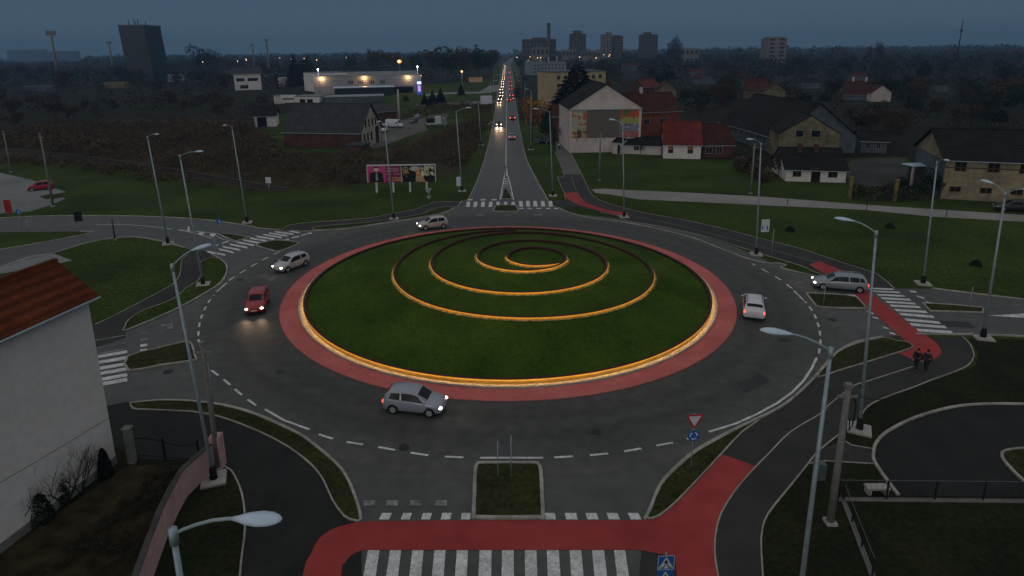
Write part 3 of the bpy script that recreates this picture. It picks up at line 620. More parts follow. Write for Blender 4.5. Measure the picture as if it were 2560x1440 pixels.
# ================================================================== SIGNS
M_SBLUE = mat('sign_blue', (.012, .115, .42), .45, .05, 2); M_SWHITE = mat('sign_white', (.62, .63, .66), .45, .04, 2); M_SRED = mat('sign_red', (.50, .012, .03), .45, .05, 2)
M_SBACK = mat('sign_back', (.27, .31, .33), .5, .08, 2, metal=.3); M_SBLK = mat('sign_black', (.01, .01, .012), .5, 0)
def disc(b, c, r, y, n=28, mi=0, t=.012):
    vs = [(c[0] + r * math.cos(2 * math.pi * i / n), y, c[1] + r * math.sin(2 * math.pi * i / n)) for i in range(n)]
    vs += [(v[0], y + t, v[2]) for v in vs]
    b.add(vs, [tuple(range(n)), tuple(reversed(range(n, 2 * n)))] + [(i, i + n, (i + 1) % n + n, (i + 1) % n) for i in range(n)], mi)
def plate(b, pts, y, t=.012, mi=0):
    n = len(pts); vs = [(p[0], y, p[1]) for p in pts] + [(p[0], y + t, p[1]) for p in pts]
    b.add(vs, [tuple(range(n)), tuple(reversed(range(n, 2 * n)))] + [(i, i + n, (i + 1) % n + n, (i + 1) % n) for i in range(n)], mi)
def tri_down(s, zc): return [(-s / 2, zc + s * .29), (0, zc - s * .58), (s / 2, zc + s * .29)]
def post(root, h, r=.03):
    b = MB(); b.tube([(0, 0, 0), (0, 0, h)], r, 8); b.build('post', M_STEEL, root, True)
def yield_sign(base, rz, label, h=3.0, s=.9, front=True, disc_too=True):
    root = empty('yield_sign', base, rz, label, 'road sign'); post(root, h)
    zc = h - s * .32
    b = MB(); plate(b, tri_down(s, zc), -.06); b.build('triangle', [M_SRED], root)
    b = MB(); plate(b, tri_down(s * .70, zc), -.066, .004); b.build('triangle_face', M_SWHITE, root)
    b = MB(); plate(b, tri_down(s, zc), -.046); b.build('triangle_back', M_SBACK, root)
    if disc_too:
        z2 = h - s * .98 - .30
        b = MB(); disc(b, (0, z2), .33, -.06); b.build('blue_disc', M_SBLUE, root)
        b = MB(); disc(b, (0, z2), .33, -.046); b.build('disc_back', M_SBACK, root)
        b = MB()
        for k in range(3):
            a0 = 2 * math.pi * k / 3 + .3
            for i in range(5):
                a1 = a0 + i * .22; a2 = a1 + .22
                b.add([(.16 * math.cos(a1), -.066, z2 + .16 * math.sin(a1)), (.23 * math.cos(a1), -.066, z2 + .23 * math.sin(a1)), (.23 * math.cos(a2), -.066, z2 + .23 * math.sin(a2)), (.16 * math.cos(a2), -.066, z2 + .16 * math.sin(a2))], [(0, 1, 2, 3)])
            a1 = a0 - .0; a2 = a0 - .42
            b.add([(.11 * math.cos(a1), -.066, z2 + .11 * math.sin(a1)), (.28 * math.cos(a1), -.066, z2 + .28 * math.sin(a1)), (.195 * math.cos(a2), -.066, z2 + .195 * math.sin(a2))], [(0, 1, 2)])
        a3 = 0
        b.build('roundabout_arrows', M_SWHITE, root)
    return root
def hfor(bx, by, ty): return HT(G(bx, by), ty)
yield_sign(G(1727, 1172), .10, 'red and white yield triangle over a blue roundabout disc at the south-east verge', hfor(1727, 1172, 1034), 1.0)
yield_sign(G(535, 1025), R(250), 'yield sign with disc seen edge-on beside the west road entry', hfor(535, 1025, 908), .95)
yield_sign(G(541, 640), R(150), 'yield sign seen from behind by the north-west crossing', hfor(541, 640, 594), .95)
yield_sign(G(1072, 503), R(175), 'yield sign and disc seen from behind below the billboard', hfor(1072, 503, 470), 1.1)
yield_sign(G(1928, 640), R(75), 'yield sign with blue disc seen from the side on the north-east path', hfor(1928, 640, 573), 1.0)
yield_sign(G(72, 582), R(160), 'pale yield sign seen from behind by the far left road', hfor(72, 582, 552), .8, disc_too=False)
def blue_disc_sign(base, h, label, rz=0):
    if rz == 'edge': rz = math.atan2(base[1], base[0])
    root = empty('keep_side_sign', base, rz, label, 'road sign'); post(root, h)
    b = MB(); disc(b, (0, h - .3), .335, -.036); b.build('disc_back', M_SBACK, root)
    b = MB(); disc(b, (0, h - .3), .34, -.05); b.build('blue_disc', M_SBLUE, root)
    b = MB(); plate(b, [(-.05, h - .12), (.05, h - .12), (.16, h - .38), (.22, h - .36), (.18, h - .52), (.02, h - .44), (.08, h - .42)][::-1], -.056, .003); b.build('white_arrow', M_SWHITE, root)
blue_disc_sign(G(551, 584), hfor(551, 584, 547), 'blue disc sign with white arrow on the north-west island')
blue_disc_sign(G(55, 576), hfor(55, 576, 524), 'blue disc sign beside the red banner at the far left', 0)
blue_disc_sign(G(2058, 765), hfor(2058, 765, 700), 'thin sign seen edge-on standing in the east island', 'edge')
blue_disc_sign(G(2423, 770), hfor(2423, 770, 718), 'thin dark sign seen edge-on on the far east island', 'edge')
blue_disc_sign(G(1245, 1194), hfor(1245, 1194, 1104), 'left one of two thin signs seen edge-on in the south island', 'edge')
blue_disc_sign(G(1278, 1196), hfor(1278, 1196, 1090), 'right one of two thin signs seen edge-on in the south island', 'edge')
blue_disc_sign(G(1268, 494), hfor(1268, 494, 462), 'small sign standing in the triangular island of the north arm', R(180))
b0 = G(201, 576); root = empty('dark_sign', b0, R(20), 'dark back of a road sign on a post by the far left road', 'road sign'); post(root, 1.7)
b = MB(); b.box(-.45, .45, -.04, .0, 1.2, 2.5); b.build('panel', M_BOOT, root)
# pedestrian crossing sign
bb = G(1664, 1405, 3.0); base = Vector((bb.x, bb.y, 0)); root = empty('pedestrian_crossing_sign', base, .05, 'blue pedestrian crossing signs stacked on one post at the bottom edge', 'road sign')
zt = 3.0 + .42; post(root, zt)
for k in range(2):
    zc = zt - .40 - .66 * k; s = .32
    b = MB(); plate(b, [(-s, zc - s), (s, zc - s), (s, zc + s), (-s, zc + s)], -.06); pl = b.build('blue_panel', M_SBLUE, root)
    b = MB(); plate(b, [(-.29, zc - .25), (.29, zc - .25), (0, zc + .27)], -.068, .006); b.build('white_triangle', M_SWHITE, pl)
    b = MB(); y = -.074; disc(b, (0, zc + .12), .028, y, 10, t=.004)
    plate(b, [(-.03, zc - .02), (.03, zc - .02), (.045, zc + .09), (-.045, zc + .09)], y, .004)
    plate(b, [(-.03, zc - .02), (.005, zc - .02), (-.05, zc - .16), (-.10, zc - .22), (-.12, zc - .20), (-.075, zc - .14)][::-1], y, .004)
    plate(b, [(.0, zc - .02), (.03, zc - .02), (.10, zc - .12), (.10, zc - .2), (.07, zc - .2), (.06, zc - .12)][::-1], y, .004)
    plate(b, [(.03, zc + .08), (.10, zc + .0), (.085, zc - .02), (.02, zc + .04)][::-1], y, .004); plate(b, [(-.03, zc + .08), (-.10, zc + .0), (-.085, zc - .02), (-.02, zc + .04)], y, .004)
    for sx_ in (-1, 1):
        for j in range(2): x0 = sx_ * (.13 + j * .06); plate(b, sorted([(x0, zc - .245), (x0 + .04, zc - .245)]) + [(x0 + .02 - sx_ * .03, zc - .16), (x0 - sx_ * .03 - .01, zc - .16)], y, .004)
    b.build('walking_figure', M_SBLK, pl)
    if k == 0:
        b = MB()
        for e in ((-s, -s + .02, -s, s), (s - .02, s, -s, s), (-s, s, -s, -s + .02), (-s, s, s - .02, s)): b.box(e[0], e[1], -.066, -.0605, zc + e[2], zc + e[3])
        b.build('white_border', M_SWHITE, pl)
# poster on lamp and small boxes
b = MB(); q = G(1890, 637); b.box(.28, 1.15, -.05, .0, 2.6, 4.0); o = b.build('lamp_poster', M_SWHITE, label='small white poster hung on the street lamp of the north-east verge', cat='poster'); o.location = q
b = MB(); b.box(.36, .5, -.056, -.051, 2.85, 3.3); b.box(.85, 1.0, -.056, -.051, 2.85, 3.3); b.build('poster_print', M_SBLUE, o)
b = MB(); b.box(-.85, -.15, -.3, .3, .9, 2.3); o = b.build('white_cabinet', M_SWHITE, label='small white box beside the street lamp at the north crossing', cat='cabinet'); o.location = G(1155, 478)
b = MB(); b.box(-.5, .5, -.06, .06, 0, 1.9); o = b.build('red_banner', mat('red_cloth', (.36, .012, .015), .7, .1, 2), label='upright red advertising banner at the edge of the left parking lot', cat='banner'); o.location = G(22, 532)
b = MB(); b.box(-.52, -.46, -.07, .07, 0, 2.0); b.build('banner_pole', M_STEEL, o)
b = MB(); b.tube([(0, 0, 0), (0, 0, 2.0)], .04, 6); b.box(-.45, .45, -.05, 0, 1.1, 2.1); o = b.build('white_notice', M_SWHITE, label='small white notice standing by the railway scrub left of the billboard', cat='sign'); o.location = G(673, 474)
# ================================================================== BILLBOARD
A = G(922, 482); B_ = G(1089, 480); u = (B_ - A); bw = u.length; u.normalize(); ang_b = math.atan2(u.y, u.x)
root = empty('billboard', A, ang_b, 'long double billboard, magenta half and black half, on four white posts', 'billboard')
z0 = HT(A, 456); z1 = HT(A, 415)
M_MAG = mat('magenta_print', (.55, .04, .21), .6, 0, .5, .3, col2=(.78, .10, .34)); M_MAGD = mat('dark_magenta_print', (.24, .022, .09), .6, .15, 1)
b = MB(); b.box(0, bw, 0, .22, z0, z1); b.build('board', M_SBLK, root)
b = MB(); b.box(-.12, bw + .12, -.05, .28, z1, z1 + .14); b.box(-.12, 0, -.05, .28, z0, z1); b.box(bw, bw + .12, -.05, .28, z0, z1); b.box(bw * .5 - .05, bw * .5 + .05, -.07, -.012, z0, z1); b.build('frame', M_SWHITE, root)
b = MB(); b.box(.05, bw * .27, -.012, -.002, z0, z1); b.build('magenta_picture', M_MAG, root)
b = MB(); b.box(bw * .27, bw * .49, -.012, -.002, z0, z1); b.build('magenta_text_panel', M_MAGD, root)
hh = z1 - z0; M_SKIN = mat('printed_skin', (.8, .52, .42), .6, .08, 3)
b = MB(); b.ellipsoid((bw * .13, -.02, z0 + hh * .78), (.42, .015, hh * .13)); b.build('printed_face', M_SKIN, root, True)
b = MB(); b.ellipsoid((bw * .13, -.018, z0 + hh * .88), (.46, .012, hh * .09)); plate(b, [(bw * .13 - 1.15, z0 + .02), (bw * .13 + 1.15, z0 + .02), (bw * .13 + 1.0, z0 + hh * .55), (bw * .13 + .3, z0 + hh * .64), (bw * .13 - .3, z0 + hh * .64), (bw * .13 - 1.05, z0 + hh * .55)], -.022, .008); b.build('printed_dark_suit', M_SBLK, root)
b = MB(); plate(b, [(bw * .13 - .12, z0 + .3), (bw * .13 + .22, z0 + .3), (bw * .13 + .12, z0 + hh * .6), (bw * .13 - .1, z0 + hh * .6)], -.028, .004); b.build('printed_shirt', mat('printed_grey', (.3, .36, .4), .6, .2, 4), root)
b = MB()
for (zf, l0, l1) in ((.84, .28, .46), (.74, .29, .36), (.74, .37, .47), (.66, .28, .36), (.66, .37, .46), (.5, .27, .35), (.5, .38, .485), (.25, .41, .485), (.12, .41, .485)): b.box(bw * l0, bw * l1, -.02, -.013, z0 + hh * zf - .06, z0 + hh * zf + .06)
b.build('lines_of_writing', mat('printed_pink', (.5, .28, .36), .6, .1, 3), root)
M_GOLD = mat('printed_gold', (.55, .30, .10), .6, .2, 4)
b = MB()
for k in range(4):
    x = bw * .30 + k * .62
    b.box(x, x + .12, -.02, -.013, z0 + .15, z0 + hh * .30)
    if k: b.box(x + .12, x + .4, -.02, -.013, z0 + .15, z0 + .3); b.box(x + .12, x + .4, -.02, -.013, z0 + hh * .30 - .15, z0 + hh * .30); b.box(x + .4, x + .5, -.02, -.013, z0 + .15, z0 + hh * .3)
b.build('printed_numerals', M_GOLD, root)
b = MB(); n = 20; cx_, cz_ = bw * .565, z0 + hh * .76
for i in range(n):
    a1, a2 = 2 * math.pi * i / n, 2 * math.pi * (i + 1) / n
    b.add([(cx_ + .34 * math.cos(a1), -.02, cz_ + .34 * math.sin(a1)), (cx_ + .46 * math.cos(a1), -.02, cz_ + .46 * math.sin(a1)), (cx_ + .46 * math.cos(a2), -.02, cz_ + .46 * math.sin(a2)), (cx_ + .34 * math.cos(a2), -.02, cz_ + .34 * math.sin(a2))], [(0, 1, 2, 3)])
plate(b, [(cx_ - .22, cz_ - .2), (cx_ + .22, cz_ - .2), (cx_, cz_ + .26)], -.02, .006); b.build('round_emblem', mat('printed_yellow', (.5, .42, .16), .6, .1), root)
b = MB(); b.box(cx_ - .55, cx_ + .55, -.02, -.013, z0 + hh * .52, z0 + hh * .60); b.build('printed_orange_bar', mat('printed_orange', (.6, .16, .06), .6, .1), root)
b = MB(); b.box(cx_ - .6, cx_ + .2, -.02, -.013, z0 + hh * .42, z0 + hh * .47); b.box(cx_ + .0, cx_ + .3, -.02, -.013, z0 + hh * .3, z0 + hh * .38); b.build('printed_small_lines', mat('printed_bluegrey', (.12, .16, .24), .6, .1), root)
b = MB(); b.ellipsoid((bw * .71, -.02, z0 + hh * .80), (.95, .012, hh * .15)); b.build('printed_pale_hair', mat('printed_pale', (.5, .48, .45), .6, .2, 2), root, True)
b = MB(); plate(b, [(bw * .71, z0 + .03), (bw * .86, z0 + .03), (bw * .80, z0 + hh * .45), (bw * .75, z0 + hh * .82), (bw * .71, z0 + hh * .7), (bw * .72, z0 + hh * .45)], -.03, .004); b.build('printed_orange_figure', mat('printed_amber', (.65, .30, .12), .6, .4, 1.5), root)
b = MB(); plate(b, [(bw * .725, z0 + .1), (bw * .79, z0 + .1), (bw * .775, z0 + hh * .36), (bw * .73, z0 + hh * .34)], -.036, .004); b.build('printed_label', M_CONC, root)
b = MB(); rnd = random.Random(4)
for i in range(46):
    x = bw * (.80 + .19 * rnd.random()); z = z0 + hh * (.38 + .6 * rnd.random() * (1 if x > bw * .85 else .8)); a = rnd.random() * 3.14; l, w = .30 + .25 * rnd.random(), .09 + .08 * rnd.random()
    p = [(x + l * math.cos(a), z + l * math.sin(a) * .7), (x - w * math.sin(a), z + w * math.cos(a)), (x - l * math.cos(a), z - l * math.sin(a) * .7), (x + w * math.sin(a), z - w * math.cos(a))]
    p = [(min(max(q[0], bw * .79), bw - .05), min(max(q[1], z0 + .05), z1 - .03)) for q in p]; plate(b, p, -.04 - .001 * i, .001)
b.build('printed_pale_leaves', mat('printed_cream', (.62, .62, .40), .6, .35, 2), root)
for t in (.12, .37, .62, .87):
    b = MB(); b.box(bw * t - .14, bw * t + .14, .02, .3, 0, z0); b.build('post', M_SWHITE, root)
# ================================================================== VEHICLES
def lerp(a, b, t): return a + (b - a) * t
HATCH = [(-1.93, .42, .66, .62, .56, .70), (-1.88, .27, .79, .84, .66, .97), (-1.72, .23, .83, .92, .66, 1.26), (-1.50, .21, .845, .94, .645, 1.43), (-.60, .20, .85, .92, .655, 1.50), (.0, .20, .85, .90, .645, 1.48), (.32, .20, .85, .88, .62, 1.39), (1.02, .20, .835, .86, .70, .97), (1.50, .21, .81, .80, .69, .88), (1.78, .23, .76, .68, .64, .76), (1.92, .33, .62, .52, .54, .60)]
WAGON = [(-2.28, .42, .70, .62, .58, .72), (-2.22, .28, .83, .86, .70, 1.0), (-2.08, .24, .86, .94, .68, 1.28), (-1.92, .22, .875, .95, .665, 1.44), (-1.0, .21, .88, .93, .67, 1.50), (.1, .21, .88, .91, .66, 1.48), (.45, .21, .88, .89, .63, 1.39), (1.18, .21, .865, .87, .72, .98), (1.75, .22, .84, .80, .71, .88), (2.10, .24, .78, .68, .66, .76), (2.26, .34, .64, .52, .55, .60)]
SEDAN = [(-2.15, .42, .68, .66, .58, .76), (-2.08, .28, .81, .84, .68, .96), (-1.62, .24, .85, .90, .70, 1.02), (-1.05, .22, .86, .91, .62, 1.36), (-.6, .21, .86, .91, .63, 1.43), (.1, .21, .86, .90, .63, 1.42), (.42, .21, .86, .88, .61, 1.34), (1.12, .21, .85, .86, .70, .96), (1.65, .22, .82, .79, .69, .86), (2.0, .24, .77, .67, .64, .74), (2.15, .34, .63, .52, .54, .60)]
VAN = [(-2.7, .45, .86, 1.0, .80, 1.6), (-2.66, .35, .96, 1.2, .88, 2.25), (-2.5, .32, .98, 1.25, .88, 2.40), (0, .30, .98, 1.25, .88, 2.42), (1.15, .30, .98, 1.2, .84, 2.36), (1.4, .30, .98, 1.15, .82, 2.2), (2.1, .30, .96, 1.10, .80, 1.35), (2.5, .32, .90, .92, .76, 1.05), (2.7, .42, .74, .66, .66, .74)]
HEAD_E = mat('headlight_glow', (.9, .9, .9), .3, 0, emit=(1, .86, .72), es=9)
HEADF_E = mat('far_headlight_glow', (.9, .9, .9), .3, 0, emit=(1, .66, .38), es=24)
TAIL_E = mat('taillight_glow', (.5, .01, .01), .3, 0, emit=(1, .07, .04), es=3)
TAILF_E = mat('far_taillight_glow', (.5, .01, .01), .3, 0, emit=(1, .07, .05), es=14)
HEAD_OFF = mat('headlight_off', (.5, .52, .55), .2, 0, spec=.6); TAIL_OFF = mat('taillight_off', (.25, .012, .012), .3, 0)
PLATE = mat('number_plate', (.6, .6, .58), .5, .05); TRIM = mat('black_trim', (.015, .015, .017), .6, 0); RIM = mat('silver_rim', (.42, .42, .43), .35, .1, 6, metal=.4)
def section(st, x):
    xs = [s[0] for s in st]; x = max(xs[0], min(xs[-1], x)); v = [float(np.interp(x, xs, [s[k] for s in st])) for k in range(1, 6)]
    zl, w, zb, wt, zt = v
    return [(0, zl), (w * .86, zl), (w * .97, zl + .09), (w, lerp(zl, zb, .45)), (w * .985, lerp(zl, zb, .8)), (w * .95, zb), (wt, zt - .045), (wt * .88, zt), (0, zt + .025)]
def top_pt(st, x, t, off=0.0):     # t in -1..1 over the roof/hood
    s = section(st, x); pl = [s[8], s[7], s[6]]
    a = abs(t); k = a * 1.0; wtot = s[6][0]; y = a * wtot
    z = float(np.interp(y, [p[0] for p in pl], [p[1] for p in pl])); 
    return Vector((x, math.copysign(y, t), z))
def side_pt(st, x, v, sgn):        # v 0 belt .. 1 roof edge
    s = section(st, x); return Vector((x, sgn * lerp(s[5][0], s[6][0], v), lerp(s[5][1], s[6][1], v)))
def patch(fn, c, nu=5, nv=4, off=.012):
    """c: four (a,b) corners in parameter space; returns MB panel lifted off the surface"""
    P = [[None] * (nv + 1) for _ in range(nu + 1)]
    for i in range(nu + 1):
        for j in range(nv + 1):
            u, v = i / nu, j / nv
            a = lerp(lerp(c[0][0], c[1][0], u), lerp(c[3][0], c[2][0], u), v); b_ = lerp(lerp(c[0][1], c[1][1], u), lerp(c[3][1], c[2][1], u), v); P[i][j] = fn(a, b_)
    b = MB(); cen = Vector((0, 0, .7)); vs = []
    for i in range(nu + 1):
        for j in range(nv + 1):
            du = P[min(i + 1, nu)][j] - P[max(i - 1, 0)][j]; dv = P[i][min(j + 1, nv)] - P[i][max(j - 1, 0)]; n = du.cross(dv)
            n = n.normalized() if n.length > 1e-9 else Vector((0, 0, 1))
            if n.dot(P[i][j] - cen) < 0: n = -n
            vs.append(P[i][j] + n * off)
    fs = [(i * (nv + 1) + j, (i + 1) * (nv + 1) + j, (i + 1) * (nv + 1) + j + 1, i * (nv + 1) + j + 1) for i in range(nu) for j in range(nv)]
    return b.add(vs, fs)
def paint(name, col, rough=.32, metal=.25): return mat(name, col, rough, .03, 2, .5, metal, coat=.5)
def wheel(root, x, y, r):
    s = 1 if y > 0 else -1
    b = MB(); b.tube([(x, y - s * .10, r), (x, y - s * .08, r), (x, y + s * .055, r), (x, y + s * .075, r)], [r * .9, r, r, r * .88], 18); w = b.build('wheel', M_BLACK, root, False)
    b = MB(); b.tube([(x, y + s * .06, r), (x, y + s * .082, r), (x, y + s * .078, r)], [r * .68, r * .64, r * .15], 16); b.build('rim', RIM, w, False)
def make_car(st, body_m, name, label, group=None, lights=(True, False), cat='car', wheels=None, doors=2, roofbars=False, rear_glass=True, far=False, side_win=None, tall=0.0):
    root = empty(name, (0, 0, 0), 0, label, cat, group)
    xs = [s[0] for s in st]; X = []
    for a, c in zip(xs[:-1], xs[1:]):
        n = max(1, int((c - a) / .22)); X += [lerp(a, c, k / n) for k in range(n)]
    X.append(xs[-1]); b = MB(); rows = []
    for x in X:
        s = section(st, x); full = [(y, z) for y, z in s] + [(-y, z) for y, z in s[-2:0:-1]]; rows.append(len(b.v)); b.v += [(x, y, z) for y, z in full]; K = len(full)
    for i in range(len(X) - 1):
        for k in range(K): k2 = (k + 1) % K; b.f.append((rows[i] + k, rows[i] + k2, rows[i + 1] + k2, rows[i + 1] + k)); b.m.append(0)
    b.f += [tuple(rows[0] + k for k in reversed(range(K))), tuple(rows[-1] + k for k in range(K))]; b.m += [0, 0]
    body = b.build('body', body_m, root, True)
    xf, xr = xs[-1], xs[0]
    # greenhouse spans
    van = st is VAN
    rooff = [s for s in st if s[5] > (1.3 if not van else 2.1)]
    x_rf, x_rr = rooff[-1][0], rooff[0][0]
    i_f = [s[0] for s in st].index(x_rf); wx0, wx1 = x_rf, st[i_f + 1][0]
    patch(lambda a, t: top_pt(st, a, t), [(wx0 + .04, -.93), (wx1 - .06, -.95), (wx1 - .06, .95), (wx0 + .04, .93)]).build('windscreen', M_DGLASS, root, True)
    i_r = [s[0] for s in st].index(x_rr)
    if not van:
        rx1 = st[i_r][0]; rx0 = st[i_r - 1][0] + (.0 if st is not SEDAN else .06)
        if st is not SEDAN: rx0 = lerp(st[i_r - 2][0], st[i_r - 1][0], .75)
        patch(lambda a, t: top_pt(st, a, t), [(rx0, -.9), (rx1 - .03, -.88), (rx1 - .03, .88), (rx0, .9)]).build('rear_window', M_DGLASS, root, True)
    for sg in (1, -1):
        if van: wins = [((1.05, .12), (1.95, .06), (1.45, .62), (1.05, .62))]
        else:
            fr = lerp(wx0, wx1, .80); ftop = wx0 + .06; rear = x_rr + (.02 if st is not SEDAN else .0)
            mid = lerp(rear, ftop, .42 if doors == 2 else .52)
            wins = [((mid + .05, .10), (fr, .08), (ftop + .02, .90), (mid + .05, .90))]
            if doors == 2: wins.append(((rear + .0, .14), (mid - .06, .10), (mid - .06, .90), (rear + .14, .88)))
            else:
                m2 = lerp(rear, mid, .36) if roofbars else rear + .1
                wins.append(((m2, .10), (mid - .05, .10), (mid - .05, .90), (m2, .90)))
                if roofbars: wins.append(((rear - .05, .16), (m2 - .07, .12), (m2 - .07, .90), (rear + .12, .88)))
        for w in wins: patch(lambda a, v, sg=sg: side_pt(st, a, v, sg), list(w)).build('side_window', M_DGLASS, root, True)
    # lights
    hm = (HEADF_E if far else HEAD_E) if lights[0] else HEAD_OFF; tm = (TAILF_E if far else TAIL_E) if lights[1] else TAIL_OFF
    sf = section(st, xf - .16); sr = section(st, xr + .06); zh = lerp(sf[0][1], sf[7][1], .72); zr_ = lerp(sr[0][1], sr[5][1], .86) if not van else 1.0
    fs_ = 1.0 if not far else 1.1
    for sg in (1, -1):
        b = MB(); b.ellipsoid((xf - .13, sg * sf[3][0] * .80, zh), (.15, .15 * fs_, .085 * fs_), 12, 8); b.build('headlight', hm, root, True)
        b = MB(); b.ellipsoid((xr + .06, sg * sr[3][0] * .90, zr_), (.07, .085 * fs_, .14 * fs_), 10, 8); b.build('taillight', tm, root, True)
    b = MB(); b.box(xf - .06, xf + .015, -.26, .26, .42, .53); b.build('number_plate', PLATE, root)
    b = MB(); b.box(xr - .015, xr + .06, -.26, .26, .55, .66); b.build('number_plate', PLATE, root)
    if not far:
        b = MB(); b.box(xf - .14, xf - .005, -.45, .45, .30, .40); b.box(xf - .12, xf - .0, -.3, .3, .56, .62); b.build('grille', TRIM, root)
        for sg in (1, -1):
            p = side_pt(st, lerp(wx0, wx1, .75), 0, sg); b = MB(); b.ellipsoid((p.x - .02, p.y + sg * .12, p.z + .05), (.06, .11, .07), 8, 6); b.build('wing_mirror', body_m, root, True)
    r = .30 if not van else .34
    wf, wr = (xf - .78, xr + .72) if not van else (xf - .95, xr + .95)
    for x in (wf, wr):
        w = section(st, x)[3][0]
        for sg in (1, -1):
            b = MB(); n = 20; vs = []; yy = sg * (w + .006)
            ring_ = [(x + (r + .065) * math.cos(math.pi * 2 * i / n), max(.16, r + (r + .065) * math.sin(math.pi * 2 * i / n))) for i in range(n)]
            b.add([(p[0], yy, p[1]) for p in ring_] + [(p[0], yy - sg * .12, p[1]) for p in ring_], [tuple(range(n)) if sg < 0 else tuple(reversed(range(n)))] + [(i, (i + 1) % n, (i + 1) % n + n, i + n) for i in range(n)])
            if not far: b.build('wheel_arch', TRIM, root)
            wheel(root, x, sg * (w - .06), r)
    if roofbars:
        for sg in (1, -1):
            b = MB(); b.tube([(x_rr + .15, sg * .60, 1.49), (x_rr + .3, sg * .60, 1.545), (x_rf - .5, sg * .59, 1.54), (x_rf - .3, sg * .59, 1.48)], .018, 6); b.build('roof_rail', TRIM if lights[0] is False else RIM, root, True)
    return root
def place(car, px_front, px_rear, z=.03):
    """ground pixels under the nose and under the tail"""
    a, b_ = G(*px_front), G(*px_rear); d = a - b_; car.location = ((a.x + b_.x) / 2, (a.y + b_.y) / 2, z); car.rotation_euler = (0, 0, math.atan2(d.y, d.x)); return car
def beam(car_loc, rz, xf, power=40, col=(1, .80, .55), size=R(70), pitch=R(-14), y=.6, h=.62, name='headlight_beam'):
    for sg in (1, -1):
        d = bpy.data.lights.new(name, 'SPOT'); d.energy = power; d.color = col; d.spot_size = size; d.spot_blend = .9; d.shadow_soft_size = .08
        o = bpy.data.objects.new(name, d); COL.objects.link(o)
        c, s = math.cos(rz), math.sin(rz); o.location = (car_loc[0] + c * (xf + .1) - s * sg * y, car_loc[1] + s * (xf + .1) + c * sg * y, h)
        dirv = Vector((c * math.cos(pitch), s * math.cos(pitch), math.sin(pitch))); o.rotation_euler = dirv.to_track_quat('-Z', 'Y').to_euler()
PS = paint('silver_paint', (.33, .35, .41)); PS2 = paint('pale_silver_paint', (.50, .50, .54)); PB = paint('champagne_paint', (.46, .43, .42)); PR = paint('red_paint', (.36, .012, .018), .35, .0); PW = paint('white_paint', (.66, .68, .72), .35, 0)
PG = paint('grey_paint', (.28, .31, .34)); PK = paint('black_paint', (.015, .016, .018), .3, 0); PD = paint('dark_paint', (.035, .04, .05), .35, .1)
CG = 'cars driving round the roundabout'
c = make_car(HATCH, PS, 'small_car', 'small silver hatchback nearest the camera on the south side of the roundabout, lights on', CG, (True, True), doors=2)
place(c, (1108, 1030), (972, 1016)); beam(c.location, c.rotation_euler.z, 1.95, 26)
c = make_car(HATCH, PR, 'small_car', 'red hatchback with bright headlights coming down the west side of the roundabout', CG, (True, False), doors=4)
place(c, (637, 789), (652, 750)); beam(c.location, c.rotation_euler.z, 1.95, 75, (1, .64, .38), R(75), R(-8))
c = make_car(HATCH, PS2, 'small_car', 'pale silver hatchback by the north-west crossing with both headlights lit', CG, (True, False), doors=2)
place(c, (697, 682), (760, 659)); beam(c.location, c.rotation_euler.z, 1.95, 26)
c = make_car(HATCH, PB, 'small_car', 'beige hatchback on the north side of the roundabout below the billboard', CG, (True, False), doors=4)
place(c, (1047, 574), (1116, 566)); beam(c.location, c.rotation_euler.z, 1.95, 16)
c = make_car(WAGON, PW, 'estate_car', 'white estate car seen from behind on the east side of the roundabout, tail lights on', CG, (False, True), doors=4, roofbars=True)
place(c, (1882, 757), (1884, 801))
c = make_car(WAGON, PG, 'estate_car', 'long grey estate car crossing the red cycle strip at the east crossing', CG, (True, True), doors=4, roofbars=True)
place(c, (2036, 716), (2158, 727)); beam(c.location, c.rotation_euler.z, 2.3, 20)
c = make_car(HATCH, PR, 'parked_car', 'red car parked in the concrete lot at the far left', None, (False, False), doors=4); place(c, (66, 478), (139, 471))
c = make_car(WAGON, PK, 'parked_car', 'black estate car parked before the yellow house at the right edge', None, (False, False), doors=4, roofbars=True); place(c, (2478, 524), (2590, 530))
# straight road
c = make_car(HATCH, PD, 'oncoming_car', 'first oncoming car on the straight road, dark, both headlights blazing on the asphalt', None, (True, False), doors=4, far=True)
place(c, (1247, 320), (1248.5, 310)); beam(c.location, c.rotation_euler.z, 1.95, 900, (1, .62, .32), R(40), R(-5))
c = make_car(SEDAN, PS, 'departing_car', 'silver saloon driving away on the straight road, nearest of the departing cars', None, (False, True), doors=4, far=True); place(c, (1280, 341), (1280, 354))
for ch in c.children:
    if ch.name.startswith('taillight'): ch.data.materials[0] = TAIL_E
c = make_car(HATCH, PD, 'departing_car', 'dark car with red tail lights just beyond the departing silver saloon', None, (False, True), doors=4, far=True); place(c, (1281, 295), (1281.5, 303))
QG = 'cars in the evening queue on the straight road'
onc = make_car(HATCH, PD, 'oncoming_car', 'oncoming car with lit headlights in the long queue on the straight road', QG, (True, False), doors=4, far=True)
place(onc, (1247.5, 262), (1248.2, 257)); beam(onc.location, onc.rotation_euler.z, 1.95, 320, (1, .62, .32), R(40), R(-4))
dirn = Vector((G(1266, 200) - G(1266, 300)).xy).normalized() if False else None
def road_x(dist, side):   # lane centre on the straight road
    l = AT(0, dist); 
    ys = [300, 280, 260, 240, 220, 200, 190, 180, 170, 165, 160, 155, 150, 147]
    P = [G(1266.3 if y > 200 else 1267, y) for y in ys]
    x = float(np.interp(dist, [p.y for p in P], [p.x for p in P])); return x + side
D = [290, 312, 336, 362, 390, 420, 455, 492, 530, 575, 625, 680, 740, 810, 890, 970]
